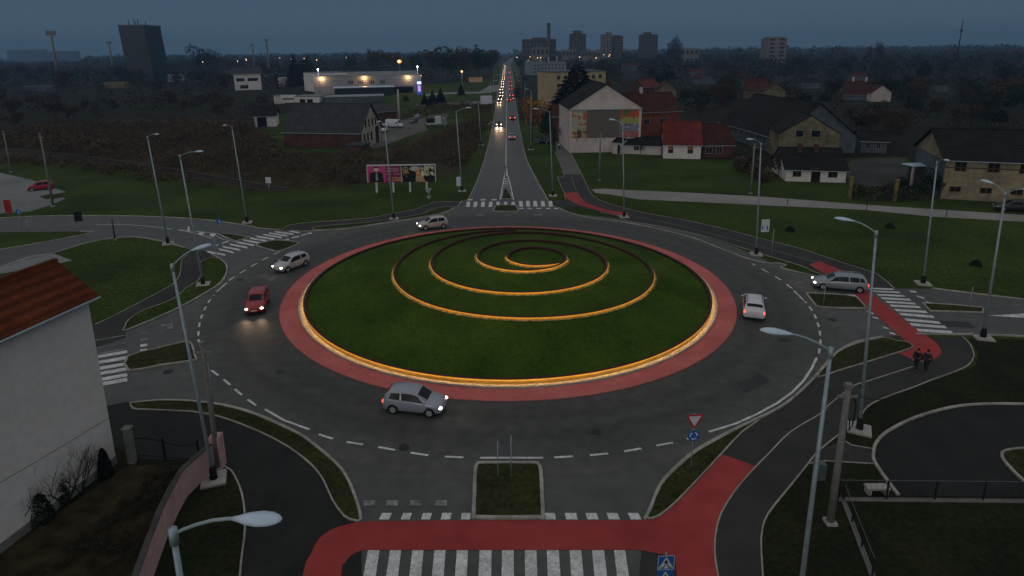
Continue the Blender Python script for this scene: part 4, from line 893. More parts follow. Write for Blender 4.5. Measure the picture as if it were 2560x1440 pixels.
for i, dd in enumerate(D):
    c = copy_tree(onc); c.location = (road_x(dd, -2.6 - (.4 if i % 3 == 0 else 0)), dd, .03)
    if i in (0,): beam(c.location, R(-91), 1.95, 320, (1, .62, .32), R(40), R(-4))
dep = make_car(HATCH, PD, 'departing_car', 'departing car with red brake lights in the queue on the straight road', QG, (False, True), doors=4, far=True)
place(dep, (1272.5, 250), (1272.5, 256))
for dd in (290, 312, 362, 398, 448, 520, 640, 760): c = copy_tree(dep); c.location = (road_x(dd, 2.3), dd, .03)
# yard vehicles
c = make_car(VAN, PW, 'white_van', 'white van facing the camera beside the gabled warehouse end', 'vans in the warehouse yard', (False, False), 'van', far=False); place(c, (955, 338), (965, 322)); c.scale = (.85, .9, .9)
c = make_car(VAN, PW, 'white_van', 'long white van seen from its side behind the other van in the yard', 'vans in the warehouse yard', (False, False), 'van'); place(c, (1008, 320), (966, 318))
c = make_car(SEDAN, PD, 'parked_car', 'dark car parked behind the white vans in the warehouse yard', None, (False, False)); place(c, (1022, 311), (1045, 303))
c = make_car(SEDAN, PS, 'parked_car', 'silver car parked furthest back in the warehouse yard', None, (False, False)); place(c, (1058, 292), (1030, 300))
c = make_car(HATCH, PD, 'parked_car', 'dark parked car half hidden at the corner of the mural house lane', None, (False, False)); place(c, (1350, 357), (1366, 358))
# small lorry
base = G(1092, 316); root = empty('small_lorry', base, R(8), 'small white lorry with open dark load bed parked in the yard', 'lorry')
b = MB(); b.box(-3.2, 1.4, -1.0, 1.0, .75, 1.15); b.build('load_bed', M_SWHITE, root)
b = MB(); b.box(-3.1, -.6, -.9, .9, 1.15, 2.5); b.build('dark_cover', TRIM, root)
b = MB(); b.box(-.5, 1.3, -1.0, 1.0, 1.16, 3.0); b.build('white_box', PW, root)
b = MB(); b.add([(1.5, -1, .5), (3.1, -1, .5), (3.1, -1, 1.4), (2.7, -1, 2.3), (1.5, -1, 2.4), (1.5, 1, .5), (3.1, 1, .5), (3.1, 1, 1.4), (2.7, 1, 2.3), (1.5, 1, 2.4)], [(0, 1, 2, 3, 4), (9, 8, 7, 6, 5), (0, 5, 6, 1), (1, 6, 7, 2), (2, 7, 8, 3), (3, 8, 9, 4), (4, 9, 5, 0)]); b.build('cab', PG, root)
b = MB(); b.add([(3.115, -.85, 1.45), (3.115, .85, 1.45), (2.74, .85, 2.25), (2.74, -.85, 2.25)], [(0, 1, 2, 3)]); b.build('windscreen', M_DGLASS, root)
for x in (-2.3, 2.3):
    for y in (-.85, .85): wheel(root, x, y, .42)
# ================================================================== PEOPLE
def chain(vs, es, rs, name, m, parent=None, root_i=0, sub=1):
    me = bpy.data.meshes.new(name); me.from_pydata([Vector(v) for v in vs], es, []); me.materials.append(m)
    o = bpy.data.objects.new(name, me); COL.objects.link(o)
    s = o.modifiers.new('Skin', 'SKIN'); s.use_smooth_shade = True
    sv = me.skin_vertices[0].data
    for i, r in enumerate(rs): sv[i].radius = (r, r) if not isinstance(r, tuple) else r; sv[i].use_root = (i == root_i)
    u_ = o.modifiers.new('Sub', 'SUBSURF'); u_.levels = sub; u_.render_levels = sub
    if parent is not None: o.parent = parent
    return o
M_SKINR = mat('skin', (.30, .18, .13), .6, .05, 5); M_HAIR = mat('dark_hair', (.012, .009, .008), .7, .1)
def person(base, rz, label, jm, tm, step=.28, name='person', skirt=False, h=1.72):
    k = h / 1.75; sw = step
    # skeleton; +x is forward
    V = [(0, 0, .96), (0, 0, 1.12), (0, 0, 1.32), (.01, 0, 1.46), (.02, 0, 1.54), (.03, 0, 1.62), (.03, 0, 1.70),
         (0, .10, .90), (sw * .45, .10, .50), (sw, .10, .09), (sw + .14, .10, .04),
         (0, -.10, .90), (-sw * .15, -.10, .50), (-sw, -.10, .12), (-sw + .12, -.10, .04),
         (0, .19, 1.40), (-.10, .23, 1.13), (-.10 - .02, .22, .88), (.0, .22, .80),
         (0, -.19, 1.40), (.06, -.23, 1.13), (.18, -.21, .90), (.22, -.20, .83)]
    E_ = [(0, 1), (1, 2), (2, 3), (3, 4), (4, 5), (5, 6), (0, 7), (7, 8), (8, 9), (9, 10), (0, 11), (11, 12), (12, 13), (13, 14), (2, 15), (15, 16), (16, 17), (2, 19), (19, 20), (20, 21)]
    V[18] = (-.115, .22, .81); E_.append((17, 18)); E_.append((21, 22))
    Rr = [.13, .12, .14, .065, .055, .095, .085, .085, .058, .042, .038, .085, .058, .042, .038, .06, .042, .03, .032, .06, .042, .03, .032]
    # fingers: five short chains per hand
    for (hi, sgn) in ((18, 1), (22, -1)):
        hv = Vector(V[hi])
        for f in range(5):
            i0 = len(V); off = (f - 2) * .018
            if f == 4: V.append((hv.x + .035, hv.y, hv.z - .02)); V.append((hv.x + .05, hv.y, hv.z - .055))
            else:
                ln = (.075, .085, .08, .065)[f]; V.append((hv.x + off + .01, hv.y, hv.z - .045)); V.append((hv.x + off + .018, hv.y - sgn * .012, hv.z - .045 - ln))
            E_ += [(hi, i0), (i0, i0 + 1)]; Rr += [.010, .008]
    V = [(x * k, y * k, z * k) for x, y, z in V]; Rr = [r * k for r in Rr]
    root = chain(V, E_, Rr, name, M_SKINR); root.location = base; root.rotation_euler = (0, 0, rz); tag(root, label, 'person')
    J = [V[i] for i in (0, 1, 2, 3, 15, 16, 17, 19, 20, 21)]
    chain([Vector(v) for v in J], [(0, 1), (1, 2), (2, 3), (2, 4), (4, 5), (5, 6), (2, 7), (7, 8), (8, 9)], [r * k for r in (.165, .145, .165, .085, .078, .062, .05, .078, .062, .05)], 'jacket', jm, root)
    T = [V[i] for i in (0, 7, 8, 9, 11, 12, 13)]
    chain(T, [(0, 1), (1, 2), (2, 3), (0, 4), (4, 5), (5, 6)], [r * k for r in (.145, .10, .072, .056, .10, .072, .056)], 'trousers', tm, root)
    for i in (9, 13):
        b = MB(); b.ellipsoid((V[i][0] + .07 * k, V[i][1], .045 if i == 9 else V[i][2] - .05), (.14 * k, .05, .05), 10, 6); b.build('shoe', M_SBLK, root, True)
    b = MB(); b.ellipsoid((V[5][0] - .015, 0, V[5][2] + .045), (.105 * k, .098 * k, .105 * k), 12, 8); b.build('hair', M_HAIR, root, True)
    b = MB(); b.ellipsoid((V[5][0] + .10 * k, 0, V[5][2] - .005), (.02, .013, .022), 6, 4); b.build('nose', M_SKINR, root, True)
    b = MB()
    for sg in (1, -1): b.ellipsoid((V[5][0] + .088 * k, sg * .035, V[5][2] + .025), (.01, .013, .008), 6, 4)
    b.build('eyes', M_SBLK, root, True)
    b = MB(); b.ellipsoid((V[5][0] + .088 * k, 0, V[5][2] - .045), (.008, .026, .008), 6, 4); b.build('mouth', mat('lips', (.3, .1, .09), .6, 0), root, True)
    return root
MJ1 = mat('black_jacket', (.012, .013, .015), .85, .15, 4); MJ2 = mat('dark_coat', (.035, .036, .04), .85, .2, 4); MT1 = mat('dark_trousers', (.018, .02, .026), .85, .1, 4)
person(G(2289, 925), R(215), 'left one of two walkers by the red strip, in dark jacket and trousers', MJ1, MT1, .30, h=1.64)
person(G(2313, 930), R(215), 'right one of two walkers by the red strip, in a dark coat', MJ2, MT1, .22, h=1.70)
b = MB(); b.ellipsoid((0, 0, .95), (.12, .08, .16), 8, 6); o = b.build('shoulder_bag', mat('pale_bag', (.07, .07, .08), .7, .1), label='pale bag at the side of the right-hand walker', cat='bag'); o.location = G(2313, 930) + Vector((.22, -.2, 0))
person(G(1398, 374), R(100), 'distant walker in a white top on the path by the mural house', mat('white_top', (.6, .62, .64), .8, .05), MT1, .2)
# ================================================================== BUILDINGS
def tiles(name, c1, c2, row=.34, axis='Z'):
    if name in _M: return _M[name]
    m = mat(name, c1, .85, 0, .5, .15, col2=c2, fine=(5, .22)); n = m.node_tree; b = n.nodes['Principled BSDF']
    t = n.nodes.new('ShaderNodeTexCoord'); w = n.nodes.new('ShaderNodeTexWave'); w.bands_direction = axis; w.inputs['Scale'].default_value = 1 / row / 3.14; w.inputs['Distortion'].default_value = .3
    n.links.new(t.outputs['Object'], w.inputs['Vector']); bp = n.nodes.new('ShaderNodeBump'); bp.inputs['Strength'].default_value = .8; bp.inputs['Distance'].default_value = .06
    n.links.new(w.outputs['Fac'], bp.inputs['Height']); n.links.new(bp.outputs[0], b.inputs['Normal'])
    src = b.inputs['Base Color'].links[0].from_socket; mp = n.nodes.new('ShaderNodeMapRange'); mp.inputs[3].default_value = .62; mp.inputs[4].default_value = 1.1
    n.links.new(w.outputs['Fac'], mp.inputs[0]); v = n.nodes.new('ShaderNodeVectorMath'); v.operation = 'SCALE'
    n.links.new(src, v.inputs[0]); n.links.new(mp.outputs[0], v.inputs['Scale']); n.links.new(v.outputs[0], b.inputs['Base Color']); return m
M_RT = tiles('red_roof_tiles', (.13, .024, .016), (.20, .040, .026)); M_OT = tiles('orange_roof_tiles', (.10, .023, .007), (.17, .042, .014), .36)
M_BT = tiles('dark_roof_tiles', (.010, .010, .010), (.022, .021, .020)); M_GT = tiles('grey_roof_sheet', (.040, .046, .050), (.065, .070, .075))
M_DR = tiles('old_red_tiles', (.050, .018, .014), (.085, .03, .02))
M_PL = mat('pale_plaster', (.52, .44, .41), .9, 0, .25, .15, col2=(.64, .56, .52), fine=(2, .08)); M_WP = mat('white_plaster', (.68, .635, .60), .9, 0, .18, .15, col2=(.78, .735, .70), fine=(2.2, .06))
M_YP = mat('yellow_plaster', (.21, .17, .105), .9, 0, .2, .15, col2=(.35, .285, .185), fine=(1.3, .25)); M_YP2 = mat('apartment_plaster', (.42, .34, .19), .9, .12, .3)
M_BRK = mat('orange_brick', (.22, .06, .035), .9, .3, .6); M_BRN = mat('brown_wall', (.06, .035, .028), .9, .4, .4, col2=(.12, .05, .04)); M_GRY = mat('grey_wall', (.10, .115, .13), .9, .25, .3)
M_OLDY = mat('weathered_yellow', (.13, .112, .070), .95, 0, .3, .1, col2=(.26, .22, .135), fine=(1, .3)); M_IND = mat('industrial_panel', (.26, .28, .31), .8, .1, .1, fine=(.7, .08))
M_FRM = mat('window_frame', (.35, .33, .30), .7, .05); M_FRB = mat('brown_frame', (.20, .10, .05), .7, .1); M_BLIND = mat('amber_blind', (.35, .16, .05), .8, .1); M_DRK = mat('dark_opening', (.008, .008, .009), .9, .1)
KEEP = []      # image boxes of things trees must not stand in front of: x0, x1, ytop, ybase
FOOT = []      # footprints
def ridge_h(P0, v, d, yr):
    lo, hi = 0., 120.; q = P0 + v * d
    for _ in range(40):
        m = (lo + hi) / 2
        if PJ((q.x, q.y, m))[1] > yr: lo = m
        else: hi = m
    return lo
def opening(root, x0, x1, z0, z1, kind='window', y=0.0, frame=M_FRM, pane=M_WGLASS, bars=1):
    b = MB(); t = .07
    b.box(x0 - t, x0, y - .05, y + .02, z0 - t, z1 + t); b.box(x1, x1 + t, y - .05, y + .02, z0 - t, z1 + t); b.box(x0, x1, y - .05, y + .02, z1, z1 + t); b.box(x0, x1, y - .09, y + .02, z0 - t, z0)
    for k in range(bars): xm = lerp(x0, x1, (k + 1) / (bars + 1)); b.box(xm - .03, xm + .03, y - .04, y + .01, z0, z1)
    f = b.build(kind, frame, root); b = MB(); b.box(x0, x1, y - .02, y + .005, z0, z1); b.build('pane' if kind == 'window' else 'leaf', pane, f); return f
def house(name, label, A, Bp, depth, ye, yr, ridge='x', wm=M_PL, rm=M_RT, wins=(), doors=(), chim=(), over=.45, cat='house', group=None, flat=False, h=None, rh=None, gable_m=None, pane=M_WGLASS, frame=M_FRM, keep=True, bars=1, world=None):
    """A, Bp: pixels of the foot of the front wall (left, right); wins: fractions along width and metres up"""
    if world: P0, P1 = world
    else: P0, P1 = G(*A), G(*Bp)
    u = P1 - P0; W = u.length; u.normalize(); v = Vector((-u.y, u.x, 0)); rz = math.atan2(u.y, u.x)
    hw = h or HT(P0, ye)
    if flat: hr = hw
    elif rh: hr = rh
    elif ridge == 'x': hr = ridge_h(P0 + u * W / 2, v, depth / 2, yr)
    else: hr = HT(P0 + u * W / 2, yr)
    hr = max(hr, hw + (.0 if flat else .6))
    root = empty(name, P0, rz, label, cat, group)
    D = depth; b = MB()
    if flat: b.box(0, W, 0, D, 0, hw); b.build('wall', wm, root)
    elif ridge == 'x':
        pr = [(0, 0), (D, 0), (D, hw), (D / 2, hr - .05), (0, hw)]
        b.add([(0, y, z) for y, z in pr] + [(W, y, z) for y, z in pr], [(4, 3, 2, 1, 0), (5, 6, 7, 8, 9), (0, 5, 9, 4), (1, 2, 7, 6)]); b.build('wall', wm, root)
    else:
        pr = [(0, 0), (W, 0), (W, hw), (W / 2, hr - .05), (0, hw)]
        b.add([(x, 0, z) for x, z in pr] + [(x, D, z) for x, z in pr], [(0, 1, 2, 3, 4), (9, 8, 7, 6, 5), (5, 0, 4, 9), (1, 6, 7, 2)]); b.build('wall', wm, root)
    b = MB(); th = .16
    if flat:
        b.box(-over, W + over, -over, D + over, hw, hw + .3); roof = b.build('roof', rm, root)
    else:
        half = (D if ridge == 'x' else W) / 2; sl = (hr - hw) / half; LL = W if ridge == 'x' else D
        pts = [(-over, hw - over * sl), (half, hr), (2 * half + over, hw - over * sl)]
        if ridge == 'x': f = lambda a, c, z: (c, a, z)
        else: f = lambda a, c, z: (a, c, z)
        vs = [f(a, c, z + dz) for c in (-over, LL + over) for dz in (0, th) for a, z in pts]
        b.add(vs, [(0, 6, 7, 1), (1, 7, 8, 2), (3, 4, 10, 9), (4, 5, 11, 10), (0, 3, 9, 6), (2, 8, 11, 5), (0, 1, 4, 3), (1, 2, 5, 4), (6, 9, 10, 7), (7, 10, 11, 8)]); roof = b.build('roof', rm, root)
        b = MB()
        if ridge == 'x': b.box(-over, W + over, half - .14, half + .14, hr + .05, hr + .24)
        else: b.box(half - .14, half + .14, -over, LL + over, hr + .05, hr + .24)
        b.build('ridge_cap', rm, roof)
        if ridge == 'x': b = MB(); b.tube([(-over, -over - .06, hw - over * sl + .02), (W + over, -over - .06, hw - over * sl + .02)], .07, 6); b.build('gutter', M_STEEL, roof)
    for w in wins: opening(root, W * w[0], W * w[1], w[2], w[3], pane=(w[4] if len(w) > 4 else pane), frame=frame, bars=bars)
    for w in doors: opening(root, W * w[0], W * w[1], .05, w[2], 'door', pane=M_DRK, frame=frame, bars=0)
    for c in chim:
        b = MB(); x, y = W * c[0], D * c[1]; b.box(x - .35, x + .35, y - .3, y + .3, hw, hr + c[2]); b.box(x - .42, x + .42, y - .37, y + .37, hr + c[2], hr + c[2] + .12); b.build('chimney', c[3] if len(c) > 3 else M_BRK, root if flat else roof)
    FOOT.append((P0, u, v, W, D))
    if keep:
        xs = [PJ(P0)[0], PJ(P1)[0]]; KEEP.append((min(xs) - 6, max(xs) + 6, yr if yr else ye, max(PJ(P0)[1], PJ(P1)[1])))
    return root, W, hw, hr, P0, u, v
# mural house
r_, W, hw, hr, P0, u, v = house('mural_house', 'tall pale gable house with food murals round a blank brown panel', (1423, 382), (1600, 379), 17, 272, 212, 'y', M_PL, M_BT, over=.25,
    wins=((.66, .70, 2.0, 2.8),), chim=((.60, .30, .5, M_BRN),))
def facade(root, x0, x1, z0, z1, y, m, name): b = MB(); b.box(x0, x1, y - .04, y, z0, z1); return b.build(name, m, root)
zt_ = HT(P0, 276); zb_ = HT(P0, 346)
b = MB(); b.box(-.1, W + .1, -.3, .0, zt_ + .02, zt_ + .22); b.build('ledge', M_STEEL, r_)
mu = facade(r_, W * .235, W * .70, zb_, zt_, -.0, mat('brown_panel', (.15, .122, .112), .8, .05, .3), 'blank_panel')
def mural(name, x0, x1, z0, z1, cols, sc, y=-.0, thr=((.30, 0), (.45, 1), (.55, 2), (.66, 3))):
    m = bpy.data.materials.new(name); m.use_nodes = True; n = m.node_tree; t = n.nodes.new('ShaderNodeTexCoord'); z = n.nodes.new('ShaderNodeTexNoise'); z.inputs['Scale'].default_value = sc; z.inputs['Detail'].default_value = 1.5
    z.inputs['Distortion'].default_value = 1.2; r = n.nodes.new('ShaderNodeValToRGB'); r.color_ramp.interpolation = 'CONSTANT'; set_ramp(r, [(p, cols[i]) for p, i in thr])
    n.links.new(t.outputs['Object'], z.inputs['Vector']); n.links.new(z.outputs[0], r.inputs[0]); n.links.new(r.outputs[0], n.nodes['Principled BSDF'].inputs['Base Color']); return facade(r_, x0, x1, z0, z1, y, m, 'mural_panel')
dz = zt_ - zb_
mural('mural_vegetables', W * .03, W * .235, zb_ + dz * .26, zt_, [(.42, .12, .05), (.38, .42, .30), (.34, .36, .26), (.16, .22, .06)], .55)
mural('mural_noodles', W * .03, W * .235, zb_, zb_ + dz * .26, [(.05, .03, .02), (.45, .26, .10), (.50, .33, .14), (.06, .03, .02)], 1.0)
mural('mural_tomato', W * .70, W * .965, zb_ + dz * .74, zt_, [(.10, .16, .04), (.55, .09, .03), (.50, .06, .03), (.6, .2, .05)], .5)
mural('mural_greens', W * .70, W * .965, zb_ + dz * .50, zb_ + dz * .74, [(.42, .34, .10), (.30, .36, .14), (.45, .26, .06), (.12, .2, .05)], .7)
mural('mural_berries', W * .70, W * .965, zb_ + dz * .24, zb_ + dz * .50, [(.04, .05, .10), (.40, .40, .50), (.08, .10, .18), (.30, .30, .42)], 1.3)
mural('mural_fruit', W * .70, W * .965, zb_, zb_ + dz * .24, [(.40, .12, .10), (.36, .08, .12), (.42, .2, .12), (.2, .05, .05)], .7)
b = MB()
for t in (.1, .22, .36, .48): b.tube([(W * t, 0, zb_ - .1), (W * t, -.7, zb_ - .25)], .04, 6); b.ellipsoid((W * t, -.8, zb_ - .3), (.18, .18, .1), 8, 5)
b.build('panel_lamps', M_BOOT, r_)
house('low_annex', 'low white annex with dark roof between the mural house and the small red-roofed house', (1556, 384), (1652, 388), 7, 362, 346, 'x', M_PL, M_BT, wins=((.30, .42, .9, 1.8),), over=.3)
house('mural_annex', 'narrow white shed standing against the right of the mural house', (1531, 384), (1552, 386), 4, 356, 349, 'x', M_PL, M_BT, over=.2, keep=False, doors=((.6, .9, 2.0),))
house('small_red_house', 'small white house with bright red roof and two amber-blinded windows', (1658, 396), (1751, 398), 9, 360, 305, 'x', M_WP, M_RT, wins=((.13, .25, 1.2, 2.6), (.65, .78, 1.2, 2.6)), over=.3, frame=M_FRB)
for o in list(bpy.data.objects):
    if o.parent and o.parent.name == 'small_red_house' and o.name.startswith('window'):
        vs = [Vector(q) for q in o.bound_box]; b = MB(); b.box(min(q.x for q in vs) + .07, max(q.x for q in vs) - .07, -.06, -.03, 1.9, 2.6); b.build('blind', M_BLIND, o)
house('long_red_house', 'dim old house with dull red roof attached right of the small bright-roofed one', (1756, 394), (1832, 393), 9, 362, 311, 'x', M_BRN, M_DR, wins=((.1, .3, .9, 2.1), (.45, .62, .9, 2.1)), over=.3)
house('brick_house', 'orange brick house with broad dark red roof behind the mural house', (1570, 342), (1698, 336), 12, 280, 233, 'x', M_BRK, M_DR, chim=((.42, .5, 1.5, M_PL),), over=.5, wins=((.3, .4, 3, 4.4), (.6, .7, 3, 4.4)))
house('dark_hall', 'long dark-roofed hall running back behind the yellow gable', (1800, 338), (1938, 386), 17, 303, 246, 'x', M_GRY, M_BT, wins=tuple((.1 + .1 * i, .14 + .1 * i, 1.6, 3.2, M_DRK) for i in range(8)), over=.5)
house('yellow_gable_house', 'weathered yellow gable wall with two small dark windows behind the low white house', (1943, 398), (2092, 401), 9, 333, 290, 'y', M_OLDY, M_BT, wins=((.27, .40, 4.6, 5.9, M_DRK), (.53, .68, 4.6, 5.9, M_DRK)), over=.2, bars=0)
b = MB()
house('low_white_house', 'low white house with dark roof, two windows and a middle door', (1963, 453), (2113, 457), 10, 422, 371, 'x', M_WP, M_BT, wins=((.12, .25, .9, 2.1), (.71, .85, .9, 2.1)), doors=((.43, .57, 2.3),), over=.4, chim=((.3, .4, .8, M_BRN), (.58, .4, .8, M_BRN)), frame=M_FRB)
big = house('big_yellow_house', 'large weathered yellow building with dark roof at the right edge', (2351, 497), (2680, 514), 14, 397, 326, 'x', M_YP, M_BT, over=.5, bars=1, frame=M_FRB,
    wins=[(a, a + .085, 4.3, 6.0, M_DRK) for a in (.075, .33, .57, .82)] + [(a, a + .085, 1.2, 1.9, M_DRK) for a in (.06, .30, .535, .79)])
b = MB(); b.box(-.03, big[1] + .03, -.06, 0, big[2] - 1.3, big[2] - 1.15); b.build('cornice', M_BRN, big[0])
b = MB(); b.box(-.05, -.003, .2, 13.8, 0.02, big[2] - .3); b.build('grey_end_wall', M_GRY, big[0])
q = G(2290, 465); root = empty('porch', q, .1, 'small flat pale porch roof on white posts left of the yellow building', 'porch')
b = MB(); b.box(-1.9, 1.3, -1.2, 1.4, 3.4, 3.55); b.build('roof', M_LAMP, root)
for x in (-1.3, .9): b = MB(); b.box(x - .15, x + .15, -.6, -.3, 0, 3.4); b.build('post', M_PL, root)
b = MB(); b.box(-1.0, .9, .8, 1.2, 0, 3.4); b.build('back_wall', M_GRY, root)
for (x, y, yt, lb) in ((2123, 494, 444, 'left faded yellow gate post at the yard entrance'), (2236, 502, 450, 'right faded yellow gate post at the yard entrance')):
    q = G(x, y); b = MB(); b.box(-.2, .2, -.2, .2, 0, HT(q, yt)); b.box(-.26, .26, -.26, .26, HT(q, yt), HT(q, yt) + .12); o = b.build('gate_post', mat('yellow_post', (.20, .155, .05), .9, .3, 1), label=lb, cat='gate post', group='yard gate posts'); o.location = q
house('grey_cottage', 'dim grey cottage behind the yard right of the low white house', (2150, 382), (2215, 384), 8, 352, 330, 'x', M_GRY, M_BT, wins=((.2, .35, 1, 2.2), (.6, .75, 1, 2.2)))
# houses among the trees on the right
HG = 'distant houses among the trees on the right'
def dist_house(a, c, d, ye, yr, rd, lb, wm=M_PL, rm=M_DR, **k): return house('distant_house', lb, a, c, d, ye, yr, rd, wm, rm, group=HG, over=.4, **k)
dist_house((1643, 250), (1690, 250), 14, 224, 205, 'y', 'distant gable house with grey front just right of the brick roof', M_OLDY)
dist_house((1612, 240), (1650, 236), 9, 218, 199, 'x', 'distant red-roofed house left of the nearest distant gable', M_BRN, M_RT)
dist_house((1908, 252), (1961, 250), 14, 228, 208, 'y', 'distant grey gable standing alone above the dark hall', M_OLDY)
dist_house((1855, 245), (1910, 247), 9, 226, 196, 'x', 'distant house with long dull roof left of the lone grey gable', M_GRY, M_DR)
dist_house((2177, 254), (2226, 254), 13, 231, 213, 'y', 'distant pale gable furthest right among the trees', M_PL)
dist_house((2105, 250), (2170, 252), 9, 234, 203, 'x', 'distant house with dull red roof left of the pale gable', M_GRY, M_DR, chim=((.3, .5, 1.6, M_PL), (.8, .5, 1.6, M_PL)))
dist_house((1750, 212), (1784, 211), 10, 196, 184, 'y', 'faint far gable in the trees beyond the brick roof', M_GRY)
dist_house((1722, 192), (1760, 192), 9, 180, 172, 'x', 'faint far house with reddish roof left of the faint gable', M_GRY, M_DR)
dist_house((2010, 222), (2050, 222), 9, 208, 196, 'x', 'faint low house above the yellow gable', M_GRY, M_BT)
dist_house((1560, 178), (1600, 177), 9, 166, 158, 'x', 'faint far house near the skyline right of the dark spruce', M_GRY, M_DR)
dist_house((2130, 205), (2165, 205), 9, 192, 182, 'x', 'faint far red roof high among the trees', M_GRY, M_DR)
dist_house((2330, 230), (2370, 230), 9, 214, 200, 'x', 'dim house deep in the trees at the far right', M_GRY, M_BT)
# apartments along the road
def rows(nx, zs, w=.4, h=1.4, x0=.04, x1=.96): return [(lerp(x0, x1, (i + .5) / nx) - w / nx * .5, lerp(x0, x1, (i + .5) / nx) + w / nx * .5, z, z + h) for i in range(nx) for z in zs]
house('yellow_apartment_block', 'yellow flat-topped apartment block half hidden by the dark spruce', (1381, 272), (1512, 266), 14, 181, None, 'x', M_YP2, M_GRY, rows(7, (2, 5, 8, 11)), flat=True, over=.3, cat='apartment block')
house('grey_apartment_block', 'long low grey block with white roof panels beyond the yellow block', (1330, 188), (1415, 186), 20, 156, None, 'x', M_IND, M_LOT, rows(9, (2, 5, 8)), flat=True, over=.2, cat='apartment block', chim=((.35, .5, 5, M_PL), (.6, .5, 4, M_PL), (.85, .5, 5, M_PL)))
house('roadside_house', 'small pale gable house at the roadside before the grey block', (1312, 172), (1330, 172), 9, 156, 147, 'y', M_PL, M_DR, over=.2)
house('dark_lane_house', 'dark red lean-to house front left of the mural house', (1382, 352), (1418, 352), 9, 290, 262, 'x', M_BRN, M_DR, wins=((.3, .5, 3, 4.2), (.3, .5, 1, 2)))
house('roadside_house', 'dim house front in the trees left of the yellow apartment block', (1345, 262), (1376, 262), 9, 236, 222, 'x', M_GRY, M_BT, wins=((.3, .5, 1, 2.3),), keep=False)
# supermarket
sm = house('supermarket', 'long white flat supermarket with warm wall lamps left of the straight road', (786, 236), (1054, 230), 78, 193, None, 'x', M_IND, M_LOT, flat=True, over=.15, cat='supermarket',
    wins=[(a + k * .017, a + k * .017 + .010, 5.2, 6.8, M_DRK) for a in (.315, .41, .51, .61) for k in range(3)], bars=0)
SW, SH, S0, su, sv = sm[1], sm[2], sm[4], sm[5], sm[6]
b = MB(); b.box(SW * .2, SW * .92, -3.2, -.0, 2.6, 3.3); b.build('dark_canopy', TRIM, sm[0])
b = MB(); b.box(SW * .2, SW * .92, -.05, -.0, 0, 2.6); b.build('shop_front', mat('shop_glass', (.02, .03, .05), .2, 0), sm[0])
b = MB(); b.box(0, SW, -.04, -.0, 3.6, 3.75); b.box(0, SW, -.04, 0, 7.0, 7.1); b.build('panel_joint', M_GRY, sm[0])
WARM_E = mat('warm_lamp_glow', (.9, .7, .4), .4, 0, emit=(1, .42, .10), es=14); COOL_E = mat('cool_lamp_glow', (.9, .9, .9), .4, 0, emit=(.9, .85, 1), es=9)
def wall_lamp(loc, label, power=260, col=(1, .48, .17), e=WARM_E, off=Vector((0, -.6, -.25)), parent=None, r=.28):
    b = MB(); b.ellipsoid((0, -.3, 0), (r, r * .8, r * .7), 10, 6); o = b.build('wall_lamp', e, label=label, cat='wall lamp', group='warm wall lamps on the supermarket'); o.location = loc
    b = MB(); b.box(-.2, .2, -.12, 0, -.08, .2); b.build('bracket', M_BOOT, o)
    d = bpy.data.lights.new('wall_lamp_light', 'POINT'); d.energy = power; d.color = col; d.shadow_soft_size = .2; l = bpy.data.objects.new('wall_lamp_light', d); COL.objects.link(l); l.location = Vector(loc) + off + Vector((0, -.5, 0))
for t, lb in ((.08, 'warm wall lamp at the left end of the supermarket front'), (.47, 'warm wall lamp in the middle of the supermarket front'), (.88, 'warm wall lamp near the right end of the supermarket front')):
    wall_lamp(S0 + su * SW * t + Vector((0, 0, SH - .6)) - sv * .1, lb, 900)
for k in range(4):
    q = S0 + su * (SW + .1) + sv * (6 + 19 * k); wall_lamp(Vector((q.x + .3, q.y, SH - .4)), 'warm lamp in the row along the right side wall of the supermarket', 420, off=Vector((1, .6, -.3)), r=.22)
house('supermarket_wing', 'pale rounded wing at the left end of the supermarket', (762, 226), (786, 230), 20, 182, None, 'x', M_WP, M_LOT, flat=True, over=.1, cat='building', keep=False)
house('low_white_store', 'low white store with dark doors in front of the supermarket left end', (738, 262), (800, 262), 10, 242, None, 'x', M_WP, M_LOT, flat=True, over=.2, cat='building', doors=((.2, .42, 2.4), (.5, .72, 2.4)))
house('white_shed', 'small white shed with a signboard at the far left of the supermarket yard', (692, 260), (712, 259), 5, 241, None, 'x', M_WP, M_LOT, flat=True, over=.1, cat='shed')
b = MB(); b.box(-3.5, 3.5, -.1, 0, .6, 4.0); o = b.build('white_hoarding', M_WP, label='white hoarding panel between the shed and the low white store', cat='hoarding'); o.location = G(723, 260)
b = MB(); b.box(-2.6, 2.4, -.14, -.1, 1.9, 2.6); b.build('grey_writing', M_GRY, o)
house('long_grey_store', 'long grey flat-roofed store between warehouse and supermarket', (812, 262), (960, 258), 12, 244, None, 'x', M_GRY, M_IND, flat=True, over=.3, cat='building')
house('market_canopy', 'long pale petrol-station style canopy with lit edge before the supermarket', (838, 242), (985, 238), 10, 221, None, 'x', mat('canopy_dark', (.02, .025, .035), .6, .1), M_LAMP, flat=True, over=.6, cat='canopy', keep=False)
b = MB(); o_ = G(1049, 236); b.box(-1.3, 1.3, -.3, .3, 0, 7.2); o = b.build('totem_sign', mat('totem_blue', (.02, .06, .25), .5, .1, emit=(.03, .10, .55), es=.5), label='lit blue and white totem sign right of the supermarket', cat='sign'); o.location = o_
b = MB(); b.box(-1.0, 1.0, -.36, -.31, 5.4, 6.6); b.build('lit_panel', mat('totem_white', (.8, .8, .9), .4, 0, emit=(.7, .8, 1), es=2.2), o)
b = MB(); b.box(-.7, .7, -.36, -.31, 1.5, 4.6); b.build('lit_price_panel', mat('totem_pink', (.5, .3, .6), .4, 0, emit=(.7, .4, .9), es=.8), o)
